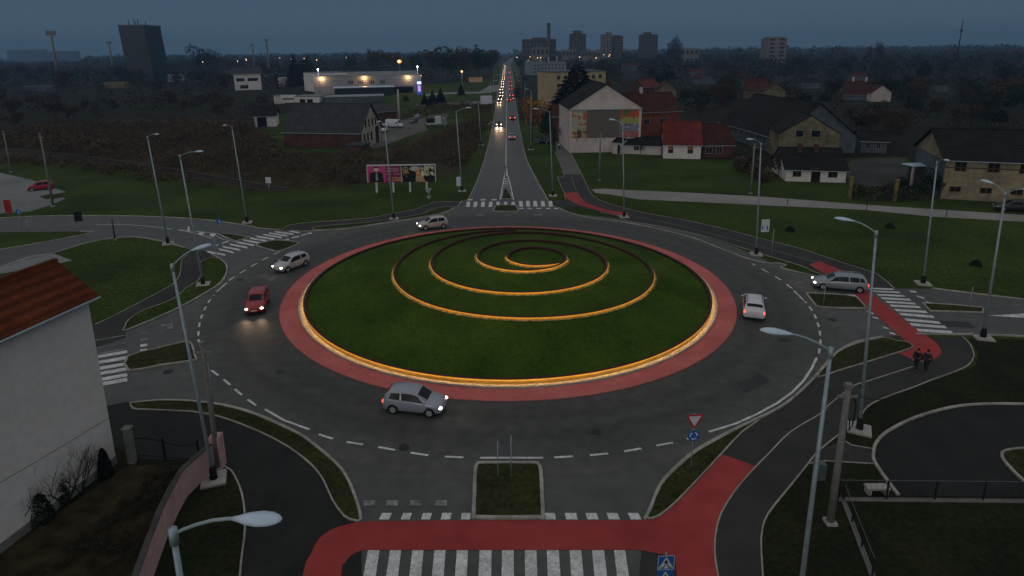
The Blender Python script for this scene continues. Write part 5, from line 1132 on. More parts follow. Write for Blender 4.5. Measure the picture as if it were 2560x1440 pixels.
def yard_lamp(bx, by, ty, label, e, power, col, r=.35):
    q = G(bx, by); h = HT(q, ty); root = empty('yard_lamp', q, 0, label, 'lamp'); b = MB(); b.tube([(0, 0, 0), (0, 0, h)], [.14, .09], 8); b.build('pole', M_STEEL, root, True)
    b = MB(); b.ellipsoid((0, -.3, h + .1), (r, r, r * .8), 10, 8); b.build('lamp_head', e, root, True)  # on the orange lamp this oversized globe is added as its bloom halo
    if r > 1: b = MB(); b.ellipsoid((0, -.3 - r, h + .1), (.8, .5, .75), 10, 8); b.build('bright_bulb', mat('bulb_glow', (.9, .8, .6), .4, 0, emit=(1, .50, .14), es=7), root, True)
    d = bpy.data.lights.new('yard_lamp_light', 'POINT'); d.energy = power; d.color = col; d.shadow_soft_size = .4; l = bpy.data.objects.new('yard_lamp_light', d); COL.objects.link(l); l.location = q + Vector((0, -1.2, h - .2))
yard_lamp(1001, 205, 154, 'tall lamp glowing bright orange above the supermarket roof', mat('orange_lamp_halo', (.9, .5, .2), .4, 0, emit=(1, .34, .07), es=1.3), 8000, (1, .5, .15), 1.7)
yard_lamp(800, 236, 174, 'white lit lamp on a pole at the left end of the supermarket', COOL_E, 900, (.9, .9, 1), .4)
yard_lamp(1046, 232, 167, 'white lit lamp on a pole at the right end of the supermarket', COOL_E, 900, (.9, .9, 1), .4)
yard_lamp(1156, 232, 179, 'faint amber lamp before the big trees left of the road', mat('amber_lamp_glow', (.9, .6, .3), .4, 0, emit=(1, .5, .18), es=5), 60, (1, .5, .2), .5)
house('kiosk', 'small kiosk with warm lit front by the trees left of the straight road', (1183, 206), (1206, 205), 6, 193, None, 'x', mat('kiosk_wall_glow', (.4, .3, .2), .8, .1, emit=(1, .45, .15), es=.06), M_BOOT, flat=True, over=.3, cat='kiosk')  # warm light on the kiosk is put into its walls as weak emission
b = MB(); b.box(-2.3, 2.3, -.15, 0, 1.3, 4.6); b.box(-1.8, -1.6, -.1, 0, 0, 1.3); b.box(1.6, 1.8, -.1, 0, 0, 1.3); o = b.build('blank_board', M_SWHITE, label='square pale notice board on the left verge of the straight road', cat='sign'); o.location = G(1216, 268)
# warehouse group on the left
wh = house('warehouse', 'long dark-roofed warehouse with cream gable end in the scrub on the left', (712, 368), (903, 372), 13, 328, 259, 'x', M_BRN, M_GT, over=.4, cat='warehouse')
b = MB(); W_ = wh[1]; D_ = 13; b.add([(W_ + .02, .5, .05), (W_ + .02, D_ - .5, .05), (W_ + .02, D_ - .5, wh[2]), (W_ + .02, D_ / 2, wh[3] - .6), (W_ + .02, .5, wh[2]), (W_ + .07, .5, .05), (W_ + .07, D_ - .5, .05), (W_ + .07, D_ - .5, wh[2]), (W_ + .07, D_ / 2, wh[3] - .6), (W_ + .07, .5, wh[2])], [(5, 6, 7, 8, 9), (0, 5, 9, 4), (1, 2, 7, 6), (2, 3, 8, 7), (3, 4, 9, 8)]); b.build('cream_gable', mat('cream_gable', (.48, .42, .34), .9, .15, .4), wh[0])
for (y, z0, z1, w) in ((2.2, 1.2, 3.2, .9), (4.2, 1.2, 3.2, .9), (6.4, 1.2, 3.2, .9), (3.2, 4.6, 6.4, .7), (5.2, 4.6, 6.4, .7), (7.4, 4.6, 6.4, .7), (9.2, 4.6, 6.4, .7), (6.3, 8, 9.2, .8), (10, .1, 4.2, 2.2)):
    b = MB(); b.box(W_ + .07, W_ + .11, y - w / 2, y + w / 2, z0, min(z1, wh[3] - 1.8)); b.build('window' if w < 2 else 'door', M_WGLASS, wh[0])
house('back_warehouse', 'smaller dark warehouse with grey roof behind the cream gable', (946, 310), (992, 306), 16, 280, 257, 'x', M_BRN, M_GT, over=.4, cat='warehouse')
b = MB(); b.box(-.25, .25, -.2, .2, 0, 10); o = b.build('pale_pillar', M_PL, label='tall pale pillar at the corner of the smaller warehouse', cat='pillar'); o.location = G(998, 300)
house('brick_shed', 'low brick shed with corrugated roof at the foot of the long warehouse', (908, 384), (925, 376), 4, 366, None, 'x', M_BRN, M_GT, flat=True, over=.2, cat='shed', keep=False)
house('white_villa', 'two-storey white villa with balcony among the trees at upper left', (588, 226), (655, 224), 12, 183, 168, 'x', M_WP, M_GT, wins=((.08, .38, 5.4, 7.2, M_DRK), (.5, .88, 5.4, 7.2, M_DRK), (.2, .5, 1, 3, M_DRK)), over=1.0, bars=2)
house('dark_shed', 'dark-roofed shed with white door frame at the left of the scrub', (638, 318), (692, 316), 9, 290, 266, 'x', M_WP, M_BT, doors=((.12, .55, 3.2),), over=.5, cat='shed')
for i, (a, c, d, ye, lb, m_) in enumerate((((20, 150), (112, 150), 20, 126, 'pale stadium stand at the far left skyline', M_GRY), ((115, 152), (190, 152), 20, 129, 'second stadium stand right of the pale one', M_GRY),
      ((566, 176), (622, 174), 14, 150, 'long low building with dull red roof behind the white villa', M_DR), ((60, 232), (128, 230), 10, 218, 'low grey shed in the dark at far left', M_GRY),
      ((260, 222), (312, 221), 8, 208, 'low yellowish shed in the dark left of the villa', M_OLDY), ((420, 206), (460, 205), 8, 188, 'small pale shed left of the villa', M_IND),
      ((650, 192), (720, 190), 9, 184, 'long pale roof right of the white villa', M_IND), ((705, 216), (730, 215), 8, 196, 'small white hut left of the supermarket wing', M_PL), ((820, 152), (900, 150), 20, 140, 'faint far shed on the skyline beyond the supermarket', M_GRY), ((640, 152), (720, 151), 30, 143, 'long bluish hall on the skyline left of the supermarket', mat('blue_hall', (.04, .07, .11), .8, .1)))):
    house('low_building', lb, a, c, d, ye, None, 'x', m_, m_, flat=True, over=.2, cat='building', keep=(i < 3), wins=())
# ---- skyline
def tower_block(x0, x1, y0, dist, label, m, depth=16, wr=(4, 9), name='tower_block', extra=(), lean=0.0, cat='tower block', tw=1.0):
    P0, P1 = AT(x0, dist), AT(x1, dist); h = HT(P0, y0); W = (P1 - P0).length
    root = empty(name, P0, 0, label, cat); b = MB()
    b.add([(0, 0, 0), (W, 0, 0), (W, depth, 0), (0, depth, 0), (W * (1 - tw) / 2 - lean, 0, h), (W * (1 + tw) / 2 - lean, 0, h), (W * (1 + tw) / 2 - lean, depth, h), (W * (1 - tw) / 2 - lean, depth, h)], [(0, 1, 5, 4), (1, 2, 6, 5), (2, 3, 7, 6), (3, 0, 4, 7), (4, 5, 6, 7)]); b.build('wall', m, root)
    for (a, c, dh) in extra: b = MB(); b.box(W * a - lean, W * c - lean, 2, depth - 2, h, h + dh); b.build('roof_block', m, root)
    nx, nz = wr
    for k in range(nz):
        z = h * (k + .35) / nz; lx = -lean * z / h
        for i in range(nx):
            xa = W * (i + .25) / nx; xb = W * (i + .75) / nx; b = MB(); b.box(xa + lx, xb + lx, -.12, .02 if not lean else .6, z, z + h / nz * .45); b.build('window', M_WGLASS, root)
    return root, W, h
M_TW = mat('tower_concrete', (.10, .085, .085), .9, .12, .1); M_TWL = mat('tower_pale', (.20, .175, .17), .9, .12, .1)
t_ = tower_block(324, 388, 66, 520, 'dark glass office tower leaning out at the upper left skyline', mat('dark_curtain_glass', (.012, .018, .024), .4, .1, .2), 26, (2, 0), 'office_tower', lean=2.9, cat='office tower', tw=.97)
for a, hh_ in ((.08, 5), (.3, 6), (.36, 4), (.45, 6), (.75, 4)): b = MB(); b.tube([(t_[1] * a, 8, t_[2]), (t_[1] * a, 8, t_[2] + hh_)], .3, 5); b.build('antenna', M_BOOT, t_[0])
b = MB(); b.box(-.3 - 2.4, t_[1] - 2.4, -.3, 26.3, t_[2], t_[2] + 1.2); b.build('parapet', mat('parapet', (.09, .12, .14), .8, .1), t_[0])
tower_block(1306, 1390, 98, 900, 'broad low power-station block under the tall chimney', M_TW, 20, (9, 5), extra=((.3, .7, 2),))
q = AT(1371, 890); b = MB(); h = HT(q, 58); b.tube([(0, 0, 0), (0, 0, h * .5), (0, 0, h)], [3.6, 2.8, 2.2], 14); o = b.build('chimney_stack', M_TW, label='tall slim chimney stack on the skyline beside the road end', cat='chimney'); o.location = q
b = MB(); b.tube([(0, 0, h * .96), (0, 0, h)], 2.5, 14); b.build('chimney_rim', M_BOOT, o)
tower_block(1424, 1465, 84, 900, 'first tower block right of the chimney', M_TW, 18, (5, 11), extra=((.25, .7, 4),), tw=.9)
tower_block(1505, 1528, 86, 880, 'pale tower block with stepped roof, middle of the skyline', M_TWL, 18, (3, 11), extra=((.5, 1.0, 3),))
tower_block(1531, 1556, 91, 884, 'slightly lower tower block joined right of the stepped pale one', M_TW, 18, (3, 10), extra=((.2, .8, 1.5),))
tower_block(1600, 1643, 86, 900, 'rightmost of the three reddish tower blocks', M_TW, 18, (5, 11), extra=((.25, .6, 3),), tw=.92)
tower_block(1913, 1961, 95, 640, 'banded tower block alone on the right skyline', M_TWL, 16, (2, 8), extra=((.1, .9, 1.0),))
for i, (x0, x1, y0, d_) in enumerate(((1405, 1440, 124, 800), (1455, 1478, 126, 780), (1482, 1500, 127, 760), (1330, 1372, 118, 780), (1700, 1745, 122, 850))):
    tower_block(x0, x1, y0, d_, ['low pale block below the first tower block', 'small pale block between the tower blocks', 'smallest pale block left of the stepped tower', 'pale low hall below the power station', 'low white hall right of the poplars'][i], M_TWL, 14, (4, 2), 'low_block', cat='building')
q = AT(2390, 760); h = HT(q, 48); b = MB(); b.tube([(0, 0, 0), (0, 0, h)], [1.2, .35], 4)
o = b.build('radio_mast', M_BOOT, label='thin radio mast on the right skyline', cat='mast'); o.location = q
b = MB(); b.box(-1.2, 1.2, -.5, .5, h * .72, h * .78); b.build('mast_antenna', M_BOOT, o)
def floodlight(x, ytop, d, w, label):
    q = AT(x, d); h = HT(q, ytop); root = empty('floodlight_mast', q, 0, label, 'floodlight', 'stadium floodlight masts'); b = MB(); b.tube([(0, 0, 0), (0, 0, h)], [1.4, .8], 8); b.build('mast', M_CONCD, root, True)
    b = MB(); b.box(-w, w, -.6, .2, h - w * .2, h + w * .7); b.box(-w * .6, w * .6, .2, 1.2, h - w * .2, h + w * .3); b.build('lamp_rack', M_CONCD, root)
floodlight(148, 86, 560, 4.2, 'nearest floodlight mast with wide lamp rack at the left skyline'); floodlight(285, 108, 700, 2.6, 'small floodlight mast just left of the office tower'); floodlight(674, 102, 640, 2.2, 'thin floodlight mast above the bluish hall'); floodlight(637, 113, 800, 2.0, 'faintest floodlight mast left of the thin one')
rnd = random.Random(11)
M_FARL = mat('far_town_light', (.9, .7, .5), .5, 0, emit=(1, .55, .25), es=5)
for i in range(26):
    x = rnd.choice([rnd.uniform(480, 900), rnd.uniform(700, 1000), rnd.uniform(1290, 1560)]); d = rnd.uniform(640, 1000); q = AT(x, d); b = MB(); b.ellipsoid((0, 0, 0), (.4, .4, .4), 6, 4)
    b.tube([(0, 0, -13), (0, 0, 0)], .12, 5, mi=1)
    o = b.build('far_town_lamp', [M_FARL, M_STEEL], label='tiny warm town light on the dark skyline', cat='lamp', group='town lights on the skyline'); o.location = q + Vector((0, 0, rnd.uniform(13, 16)))
# ================================================================== NEAR LEFT HOUSE
Bc = G(292, 1157); h_e = HT(Bc, 737)
# direction of the long wall from the eave line seen at the frame edge
e0 = G(0, 832, h_e); e1 = Vector((Bc.x, Bc.y, h_e)); du = (e1 - e0); du.z = 0; du.normalize()
vv = Vector((-du.y, du.x, 0))
best = None
for dd in np.arange(2, 9, .1):
    for hh_ in np.arange(h_e + .4, h_e + 6, .1):
        p = PJ((Bc.x + vv.x * dd, Bc.y + vv.y * dd, hh_)); e = (p[0] - 158) ** 2 + (p[1] - 655) ** 2
        if best is None or e < best[0]: best = (e, dd, hh_)
print('near house', Bc, h_e, du, best)
A0 = Vector((Bc.x, Bc.y, 0)) - du * 14
nh = house('white_house', 'big white plastered house with orange tiled roof close at the left edge', None, None, best[1] * 2, None, None, 'x', M_WP, M_OT, world=(A0, Vector((Bc.x, Bc.y, 0))), h=h_e, rh=best[2], over=.35, keep=False)
b = MB(); b.ellipsoid((14.12, .5, 3.3), (.10, .34, .38), 14, 8); b.tube([(14.02, .5, 3.3), (14.1, .5, 3.3)], .05, 6); b.build('satellite_dish', M_LAMP, nh[0], True)
b = MB(); b.box(-.02, 14.02, -.05, 0, 0, .45); b.build('plinth', M_CONCD, nh[0])
cable(nh[0].matrix_basis @ Vector((14, -.3, 3.0)), Vector((-24, 14, 5.5)), .3, 'thin dark cable crossing the front of the white house', .012)
cable(nh[0].matrix_basis @ Vector((14.1, .4, 6.0)), cp2b + Vector((0, 0, cp2h - .2)), .25, 'thin dark cable from the white house to the concrete pole', .014)
# pink boundary wall, gate and fence
pts = [G(549, 1166), G(532, 1180), G(470, 1240), G(447, 1282), G(420, 1340), G(385, 1440), G(340, 1580)]
root = empty('pink_wall', (0, 0, 0), 0, 'pink boundary wall stepping down beside the large street lamp', 'wall')
M_PINK = mat('pink_plaster', (.54, .33, .32), .9, .12, .8, fine=(3, .08)); M_PCAP = mat('wall_cap', (.07, .062, .06), .9, .2, 1)
def fence_sweep(b, P, w, z0, z1):
    N = len(P); vs = []
    for i, p in enumerate(P):
        d = (P[min(i + 1, N - 1)] - P[max(i - 1, 0)]); d.z = 0; d.normalize(); n = Vector((-d.y, d.x, 0)) * w / 2
        vs += [(*(p + n).xy, z0), (*(p + n).xy, z1), (*(p - n).xy, z1), (*(p - n).xy, z0)]
    b.add(vs, [(4 * i + k, 4 * i + 4 + k, 4 * i + 4 + (k + 1) % 4, 4 * i + (k + 1) % 4) for i in range(N - 1) for k in range(4)] + [(0, 1, 2, 3), (4 * N - 1, 4 * N - 2, 4 * N - 3, 4 * N - 4)])
wp = [p - Vector((.12, 0, 0)) for p in pts]
b = MB(); fence_sweep(b, wp, .22, 0, 1.55); b.build('wall_body', M_PINK, root)
b = MB(); fence_sweep(b, wp, .27, 1.55, 1.61); b.build('wall_cap', M_PCAP, root)
b = MB(); b.box(-.28, .28, -.28, .28, 0, 1.95); o = b.build('end_pillar', M_PINK, root); o.location = pts[0]
g0, g1 = G(330, 1148), G(500, 1160); root = empty('iron_gate', g0, math.atan2((g1 - g0).y, (g1 - g0).x), 'low black iron fence between the white house and the pink wall', 'fence'); gw = (g1 - g0).length
for k in range(3): b = MB(); x = gw * k / 2; b.box(x - .05, x + .05, -.05, .05, 0, 1.5); b.build('post', M_BOOT, root)
b = MB(); b.tube([(gw * k / 12, 0, 1.25 + .15 * math.sin(k / 12 * math.pi * 2)) for k in range(13)], .035, 6); b.build('rail', M_BOOT, root)
b = MB(); b.tube([(0, 0, .3), (gw, 0, .3)], .03, 6); b.build('rail', M_BOOT, root)
b = MB(); b.box(-.17, .17, -.17, .17, 0, 2.1); b.box(-.22, .22, -.22, .22, 2.1, 2.2); o = b.build('gate_pillar', M_CONCD, label='grey square gate pillar at the corner of the white house', cat='pillar'); o.location = G(332, 1156)
# fence at right
M_DST = mat('dull_steel', (.10, .115, .12), .6, .1, 3)
def wire_fence(A, Bp, hgt, n, label):
    P0, P1 = G(*A), G(*Bp); d = P1 - P0; W = d.length; root = empty('wire_fence', P0, math.atan2(d.y, d.x), label, 'fence')
    for k in range(n + 1): b = MB(); x = W * k / n; b.box(x - .035, x + .035, -.035, .035, 0, hgt); b.build('post', M_BOOT, root)
    for z in (hgt, .15): b = MB(); b.tube([(0, 0, z), (W, 0, z)], .018, 5); b.build('rail', M_DST, root)
    b = MB(); x = 0.0
    while x < W: b.box(x, x + .005, -.003, .003, .15, hgt); x += .3
    b.build('wire_mesh', M_BOOT, root)
    b = MB(); b.box(0, W, -.1, .1, -.05, .10); b.build('foot_wall', M_CONCD, root)
wire_fence((2095, 1250), (2700, 1256), 1.15, 5, 'low wire fence in front of the side road at lower right')
wire_fence((2108, 1252), (2180, 1440), .9, 3, 'low wire fence running toward the camera from the concrete pole')
b = MB(); q = G(2190, 1233); b.box(-.55, .55, -.22, .22, .32, .42); b.box(-.5, -.35, -.2, .2, 0, .32); b.box(.35, .5, -.2, .2, 0, .32); o = b.build('bench', M_CONC, label='small pale concrete bench beside the right-hand fence', cat='bench'); o.location = q
b = MB(); q = G(2068, 1225); b.box(-.26, .26, -.2, .2, 0, .95); o = b.build('grey_cabinet', M_DST, label='grey utility cabinet behind the thick concrete pole', cat='cabinet'); o.location = q + Vector((0, .9, 0))
# thin fence posts across the concrete walk
for i, (x, y, yt) in enumerate(((1968, 513, 496), (2166, 527, 500), (2365, 543, 526))):
    b = MB(); q = G(x, y); h = HT(q, yt); b.tube([(0, 0, 0), (0, 0, h)], .045, 6); o = b.build('walk_post', M_BOOT, label='thin dark bollard post standing at the edge of the concrete walk', cat='post', group='thin posts along the concrete walk'); o.location = q
# railway
RW = spline(GP([(-60, 372), (60, 380), (200, 395), (330, 412), (440, 430), (560, 452), (700, 476)]), n=5)
def offset(P, d):
    o = []
    for i, p in enumerate(P):
        t = (P[min(i + 1, len(P) - 1)] - P[max(i - 1, 0)]).normalized(); o.append(p + Vector((-t.y, t.x, 0)) * d)
    return o
kerb('railway_ballast', RW, w=3.4, h=.12, m=mat('ballast', (.06, .045, .035), .95, .3, 1)); kerb('railway_rail', offset(RW, .75), w=.09, h=.3, m=mat('rail_steel', (.10, .08, .07), .5, .2, 1, metal=.5)); kerb('railway_rail', offset(RW, -.75), w=.09, h=.3, m=_M['rail_steel'])
b = MB(); acc = 0
for i in range(len(RW) - 1):
    seg = RW[i + 1] - RW[i]; n = max(1, int(seg.length / .7)); a = math.atan2(seg.y, seg.x)
    for k in range(n): c_ = RW[i] + seg * k / n; b.box(-.12, .12, -1.25, 1.25, .1, .2, M=Matrix.Translation(c_) @ Matrix.Rotation(a, 4, 'Z'))
b.build('railway_sleepers', mat('sleeper', (.035, .028, .024), .9, .3, 2), kind='structure')
# ================================================================== VEGETATION
rng = np.random.default_rng(5)
def quads_mesh(name, C, size, mats, flat=.6, up=0.0, mi=None):
    """C: (n,3) leaf-clump centres, size: (n,) ; every clump one bent four-sided leaf spray"""
    n = len(C); a = rng.normal(size=(n, 3)); a /= np.linalg.norm(a, axis=1)[:, None]; t = rng.normal(size=(n, 3)); t[:, 2] *= flat; bt = np.cross(a, t); bt /= np.linalg.norm(bt, axis=1)[:, None] + 1e-9
    at = np.cross(bt, a); s = np.asarray(size)[:, None]
    k = rng.uniform(.6, 1.2, (n, 4, 1))
    V = np.stack([C + at * s * k[:, 0], C + bt * s * .55 * k[:, 1], C - at * s * k[:, 2], C - bt * s * .55 * k[:, 3]], 1).reshape(-1, 3)
    me = bpy.data.meshes.new(name); me.vertices.add(4 * n); me.vertices.foreach_set('co', V.astype(np.float32).ravel()); me.loops.add(4 * n); me.loops.foreach_set('vertex_index', np.arange(4 * n, dtype=np.int32))
    me.polygons.add(n); me.polygons.foreach_set('loop_start', np.arange(0, 4 * n, 4, dtype=np.int32)); me.polygons.foreach_set('loop_total', np.full(n, 4, dtype=np.int32))
    for m in mats: me.materials.append(m)
    if mi is not None: me.polygons.foreach_set('material_index', np.asarray(mi, dtype=np.int32))
    me.update(); me.validate(); return me
def crown_pts(n, h0, h1, r, lobes=7, seed=0):
    g = np.random.default_rng(seed); P = []
    L = [(g.uniform(-.55, .55) * r, g.uniform(-.55, .55) * r, lerp(h0, h1, g.uniform(.3, .8)), g.uniform(.38, .62) * r, g.uniform(.20, .32) * (h1 - h0)) for _ in range(lobes)] + [(0, 0, (h0 + h1) / 2, r * .7, (h1 - h0) * .42)]
    per = n // len(L) + 1
    for (x, y, z, rr, rz) in L:
        d = g.normal(size=(per, 3)); d /= np.linalg.norm(d, axis=1)[:, None]; q = g.uniform(.35, 1.08, (per, 1)) ** .6; P.append(np.c_[x + d[:, :1] * q * rr, y + d[:, 1:2] * q * rr, z + d[:, 2:] * q * rz])
    return np.concatenate(P)[:n]
FM = {'brown': [mat('brown_leaves', (.075, .044, .028), .9, .35, .4), mat('dry_leaves', (.042, .026, .018), .9, .3, .4)], 'green': [mat('dark_green_leaves', (.018, .030, .014), .9, .35, .4), mat('black_green_leaves', (.010, .017, .010), .9, .3, .4)],
      'grey': [mat('bare_twigs', (.050, .038, .034), .9, .3, .4), mat('bare_twigs_dark', (.022, .020, .020), .9, .3, .4)], 'orange': [mat('autumn_leaves', (.34, .16, .035), .9, .3, .4), mat('autumn_leaves_dark', (.17, .085, .025), .9, .3, .4)], 'conifer': [mat('spruce_needles', (.010, .020, .013), .9, .3, .5), mat('spruce_needles_dark', (.006, .012, .009), .9, .3, .5)]}
M_BARK = mat('bark', (.035, .028, .022), .95, .3, 3)
def trunk_mesh(h, r, h0, spread, seed, limbs=7):
    g = random.Random(seed); b = MB(); b.tube([(0, 0, 0), (g.uniform(-.1, .1), 0, h0 * .6), (g.uniform(-.2, .2), g.uniform(-.2, .2), h * .55), (g.uniform(-.3, .3), 0, h * .85)], [r, r * .8, r * .45, r * .12], 7)
    for k in range(limbs):
        a = 6.283 * k / limbs + g.uniform(-.3, .3); z = lerp(h0 * .7, h * .6, g.random()); L_ = spread * g.uniform(.5, .95)
        b.tube([(0, 0, z), (math.cos(a) * L_ * .45, math.sin(a) * L_ * .45, z + L_ * .4), (math.cos(a) * L_, math.sin(a) * L_, z + L_ * g.uniform(.5, .9))], [r * .38, r * .22, r * .05], 5)
    return b
def tree_proto(kind, h, r, n, leaf, seed):
    root = bpy.data.objects.new('tree', None)
    if kind == 'conifer':
        g = np.random.default_rng(seed); z = 1 - np.sqrt(g.uniform(0, 1, n)); zz = .06 * h + z * h * .94; lay = np.abs(((z * 14) % 1) - .5) * .5 + .72; rr = r * (1 - z) * lay * g.uniform(.35, 1.05, n) ** .5 + .1; a = g.uniform(0, 6.283, n)
        C = np.c_[rr * np.cos(a), rr * np.sin(a), zz - .12 * rr]; me = quads_mesh('crown', C, leaf * (1.15 - .6 * z), FM[kind], .5, mi=(g.uniform(size=n) < .45).astype(int)); b = MB(); b.tube([(0, 0, 0), (0, 0, h * .95)], [.28, .04], 7)
    else:
        C = crown_pts(n, h * .22, h, r, 8, seed); zs = (C[:, 2] - h * .22) / (h * .78); me = quads_mesh('crown', C, leaf * rng.uniform(.6, 1.25, n), FM[kind], .7, mi=(rng.uniform(size=n) < .4).astype(int)); b = trunk_mesh(h, .035 * h * .5, h * .3, r * .8, seed)
    tm = bpy.data.meshes.new('trunk'); tm.from_pydata(b.v, [], b.f); tm.materials.append(M_BARK); return me, tm
PROTO = {('brown', i): tree_proto('brown', 10, 4.2, 900, .42, 10 + i) for i in range(3)}
PROTO.update({('green', i): tree_proto('green', 10, 4.4, 1000, .42, 20 + i) for i in range(3)}); PROTO.update({('grey', i): tree_proto('grey', 10, 3.9, 620, .36, 30 + i) for i in range(2)})
PROTO[('orange', 0)] = tree_proto('orange', 10, 4.0, 1400, .34, 41); PROTO[('conifer', 0)] = tree_proto('conifer', 10, 2.6, 2600, .34, 42); PROTO[('poplar', 0)] = None
KN = {'brown': 'bare_tree', 'green': 'dark_tree', 'grey': 'leafless_tree', 'orange': 'autumn_tree', 'conifer': 'spruce_tree'}
def tree(kind, loc, h, label, group=None, wr=1.0, i=None, cat='tree'):
    ks = [k for k in PROTO if k[0] == kind]; me, tm = PROTO[ks[(i if i is not None else rng.integers(99)) % len(ks)]]
    root = empty(KN[kind], loc, rng.uniform(0, 6.28), label, cat, group); root.scale = (h / 10 * wr, h / 10 * wr, h / 10)
    for nm, m in (('crown', me), ('trunk', tm)): o = bpy.data.objects.new(nm, m); COL.objects.link(o); o.parent = root
    return root
def tree_px(kind, x, yb, yt, label, wr=1.0, group=None, i=None): q = G(x, yb); return tree(kind, q, HT(q, yt), label, group, wr, i)
tree_px('conifer', 1442, 300, 150, 'tall dark spruce rising behind the mural house', 2.5)
tree_px('orange', 1330, 352, 238, 'orange-leaved autumn tree beside the straight road', .85)
tree_px('orange', 1322, 300, 262, 'second smaller autumn tree just beyond the orange one', .8)
for x, yb, yt, lb in ((1062, 262, 232, 'left of the four small dark conifers right of the supermarket'), (1082, 262, 224, 'second small dark conifer right of the supermarket'), (1102, 258, 218, 'tallest of the four small conifers right of the supermarket'), (1074, 266, 240, 'small conifer standing in front of the other three')): tree_px('conifer', x, yb, yt, lb, 1.5)
tree_px('conifer', 1153, 237, 208, 'lone dark conifer on the lawn left of the straight road', 1.5)
tree_px('conifer', 738, 216, 134, 'tall dark conifer left of the supermarket', 1.2); tree_px('green', 768, 214, 146, 'broad dark tree beside the tall conifer left of the supermarket')
for x, yb, yt, k, lb in ((940, 190, 122, 'brown', 'large brown tree behind the middle of the supermarket'), (985, 186, 128, 'brown', 'brown tree left of the orange lamp behind the supermarket'), (1040, 188, 126, 'green', 'dark tree right of the orange lamp'), (1085, 196, 122, 'brown', 'broad brown tree behind the right end of the supermarket'),
     (1120, 206, 112, 'green', 'tallest round tree between supermarket and road'), (1160, 200, 116, 'brown', 'brown tree right of the tallest round tree'), (1198, 198, 118, 'green', 'dark tree near the road in the left group'), (1228, 192, 124, 'brown', 'last tree of the left group beside the road'),
     (880, 190, 140, 'green', 'dark tree behind the left half of the supermarket'), (512, 190, 112, 'green', 'round dark tree standing out left of the white villa'), (545, 192, 122, 'grey', 'leafless tree beside the round dark tree at upper left'), (1015, 262, 236, 'green', 'small dark tree in front of the supermarket right end')): tree_px(k, x, yb, yt, lb)
for i, (x, yt) in enumerate(((1672, 96), (1680, 86), (1690, 84), (1698, 98), (2188, 100), (2197, 98), (2166, 110), (1840, 118))):
    q = AT(x, 620 if i < 4 else 560); tree('grey', q, HT(q, yt), 'slender poplar in the clump on the right skyline' if i < 4 else 'thin poplar on the far right skyline', 'poplars on the skyline', .28)
for x, yb, yt, k, lb in ((1458, 376, 352, 'grey', 'leafless bush against the left corner of the mural house'), (1602, 386, 352, 'grey', 'leafless shrub in front of the low annex'), (1640, 383, 366, 'green', 'dark bush between annex and small red-roofed house'), (2050, 330, 262, 'grey', 'leafless tree behind the yellow gable'),
     (2325, 492, 420, 'green', 'dark climbing shrub at the corner of the big yellow building'), (1945, 440, 380, 'brown', 'brown shrub at the left of the low white house'), (1905, 470, 430, 'brown', 'low brown bush near the pale pole on the right'), (1412, 360, 320, 'green', 'dark bush in the lane left of the mural house'), (1365, 352, 300, 'green', 'dark bush behind the autumn tree'), (2255, 480, 440, 'green', 'dark bush below the porch'), (2305, 500, 455, 'green', 'dark hedge bush right of the porch')): tree_px(k, x, yb, yt, lb, 1.1)
def blocked(x, y, yt, w):
    for (a, c, t, bse) in KEEP:
        if x + w > a and x - w < c and y > bse - 3 and yt < bse - 2: return True
    p = G(x, y)
    for (P0, u, v, W, D) in FOOT:
        d = p - P0; s, t = d.dot(u), d.dot(v)
        if -3 < s < W + 3 and -3 < t < D + 3: return True
    return False
def inpoly(x, y, P):
    c = False; n = len(P)
    for i in range(n):
        (x1, y1), (x2, y2) = P[i], P[(i + 1) % n]
        if (y1 > y) != (y2 > y) and x < (x2 - x1) * (y - y1) / (y2 - y1) + x1: c = not c
    return c
def wood(poly, n, hr, kinds, label, group, wr=(.9, 1.2), seed=0):
    g = random.Random(seed); xs = [p[0] for p in poly]; ys = [p[1] for p in poly]; k = 0; tries = 0; pts = []
    while k < n and tries < n * 60:
        tries += 1
        # even over the ground, not over the picture
        dmin, dmax = G(1280, max(ys)).y, G(1280, min(ys)).y; d = math.sqrt(lerp(dmin ** 2, dmax ** 2, g.random())); lo = PJ((0, d, 0))[1]
        x = g.uniform(min(xs), max(xs)); y = PJ(AT(x, d))[1]
        if not inpoly(x, y, poly): continue
        q = G(x, y); h = g.uniform(*hr); yt = PJ((q.x, q.y, h))[1]
        if blocked(x, y, yt, h * .4 * F_PX / d) or any((q - p).length < 3.5 for p in pts): continue
        pts.append(q); kd = g.choice(kinds); tree(kd, q, h, label % {'brown': 'brown', 'green': 'dark green', 'grey': 'leafless', 'conifer': 'evergreen'}[kd], group % {'brown': 'brown', 'green': 'dark green', 'grey': 'leafless', 'conifer': 'evergreen'}[kd] if '%' in group else group, g.uniform(*wr)); k += 1
wood([(1540, 262), (1640, 240), (2570, 240), (2570, 330), (2120, 330), (2095, 300), (2000, 280), (1860, 240), (1800, 290), (1700, 300), (1695, 270)], 70, (6, 11), ['brown', 'green', 'grey', 'green'], '%s tree in the dark gardens on the right behind the houses', '%s trees in the right-hand gardens', seed=1)
wood([(1420, 240), (1500, 160), (2570, 160), (2570, 245), (1540, 245)], 100, (9, 15), ['brown', 'green', 'grey', 'green'], '%s tree in the wood between the right-hand houses and the skyline', '%s trees in the wood on the right', seed=2)
wood([(1290, 262), (1300, 200), (1295, 160), (1330, 160), (1420, 178), (1380, 240), (1400, 300), (1345, 320)], 26, (7, 11), ['green', 'brown', 'grey'], '%s roadside tree right of the straight road', '%s roadside trees right of the straight road', seed=3)
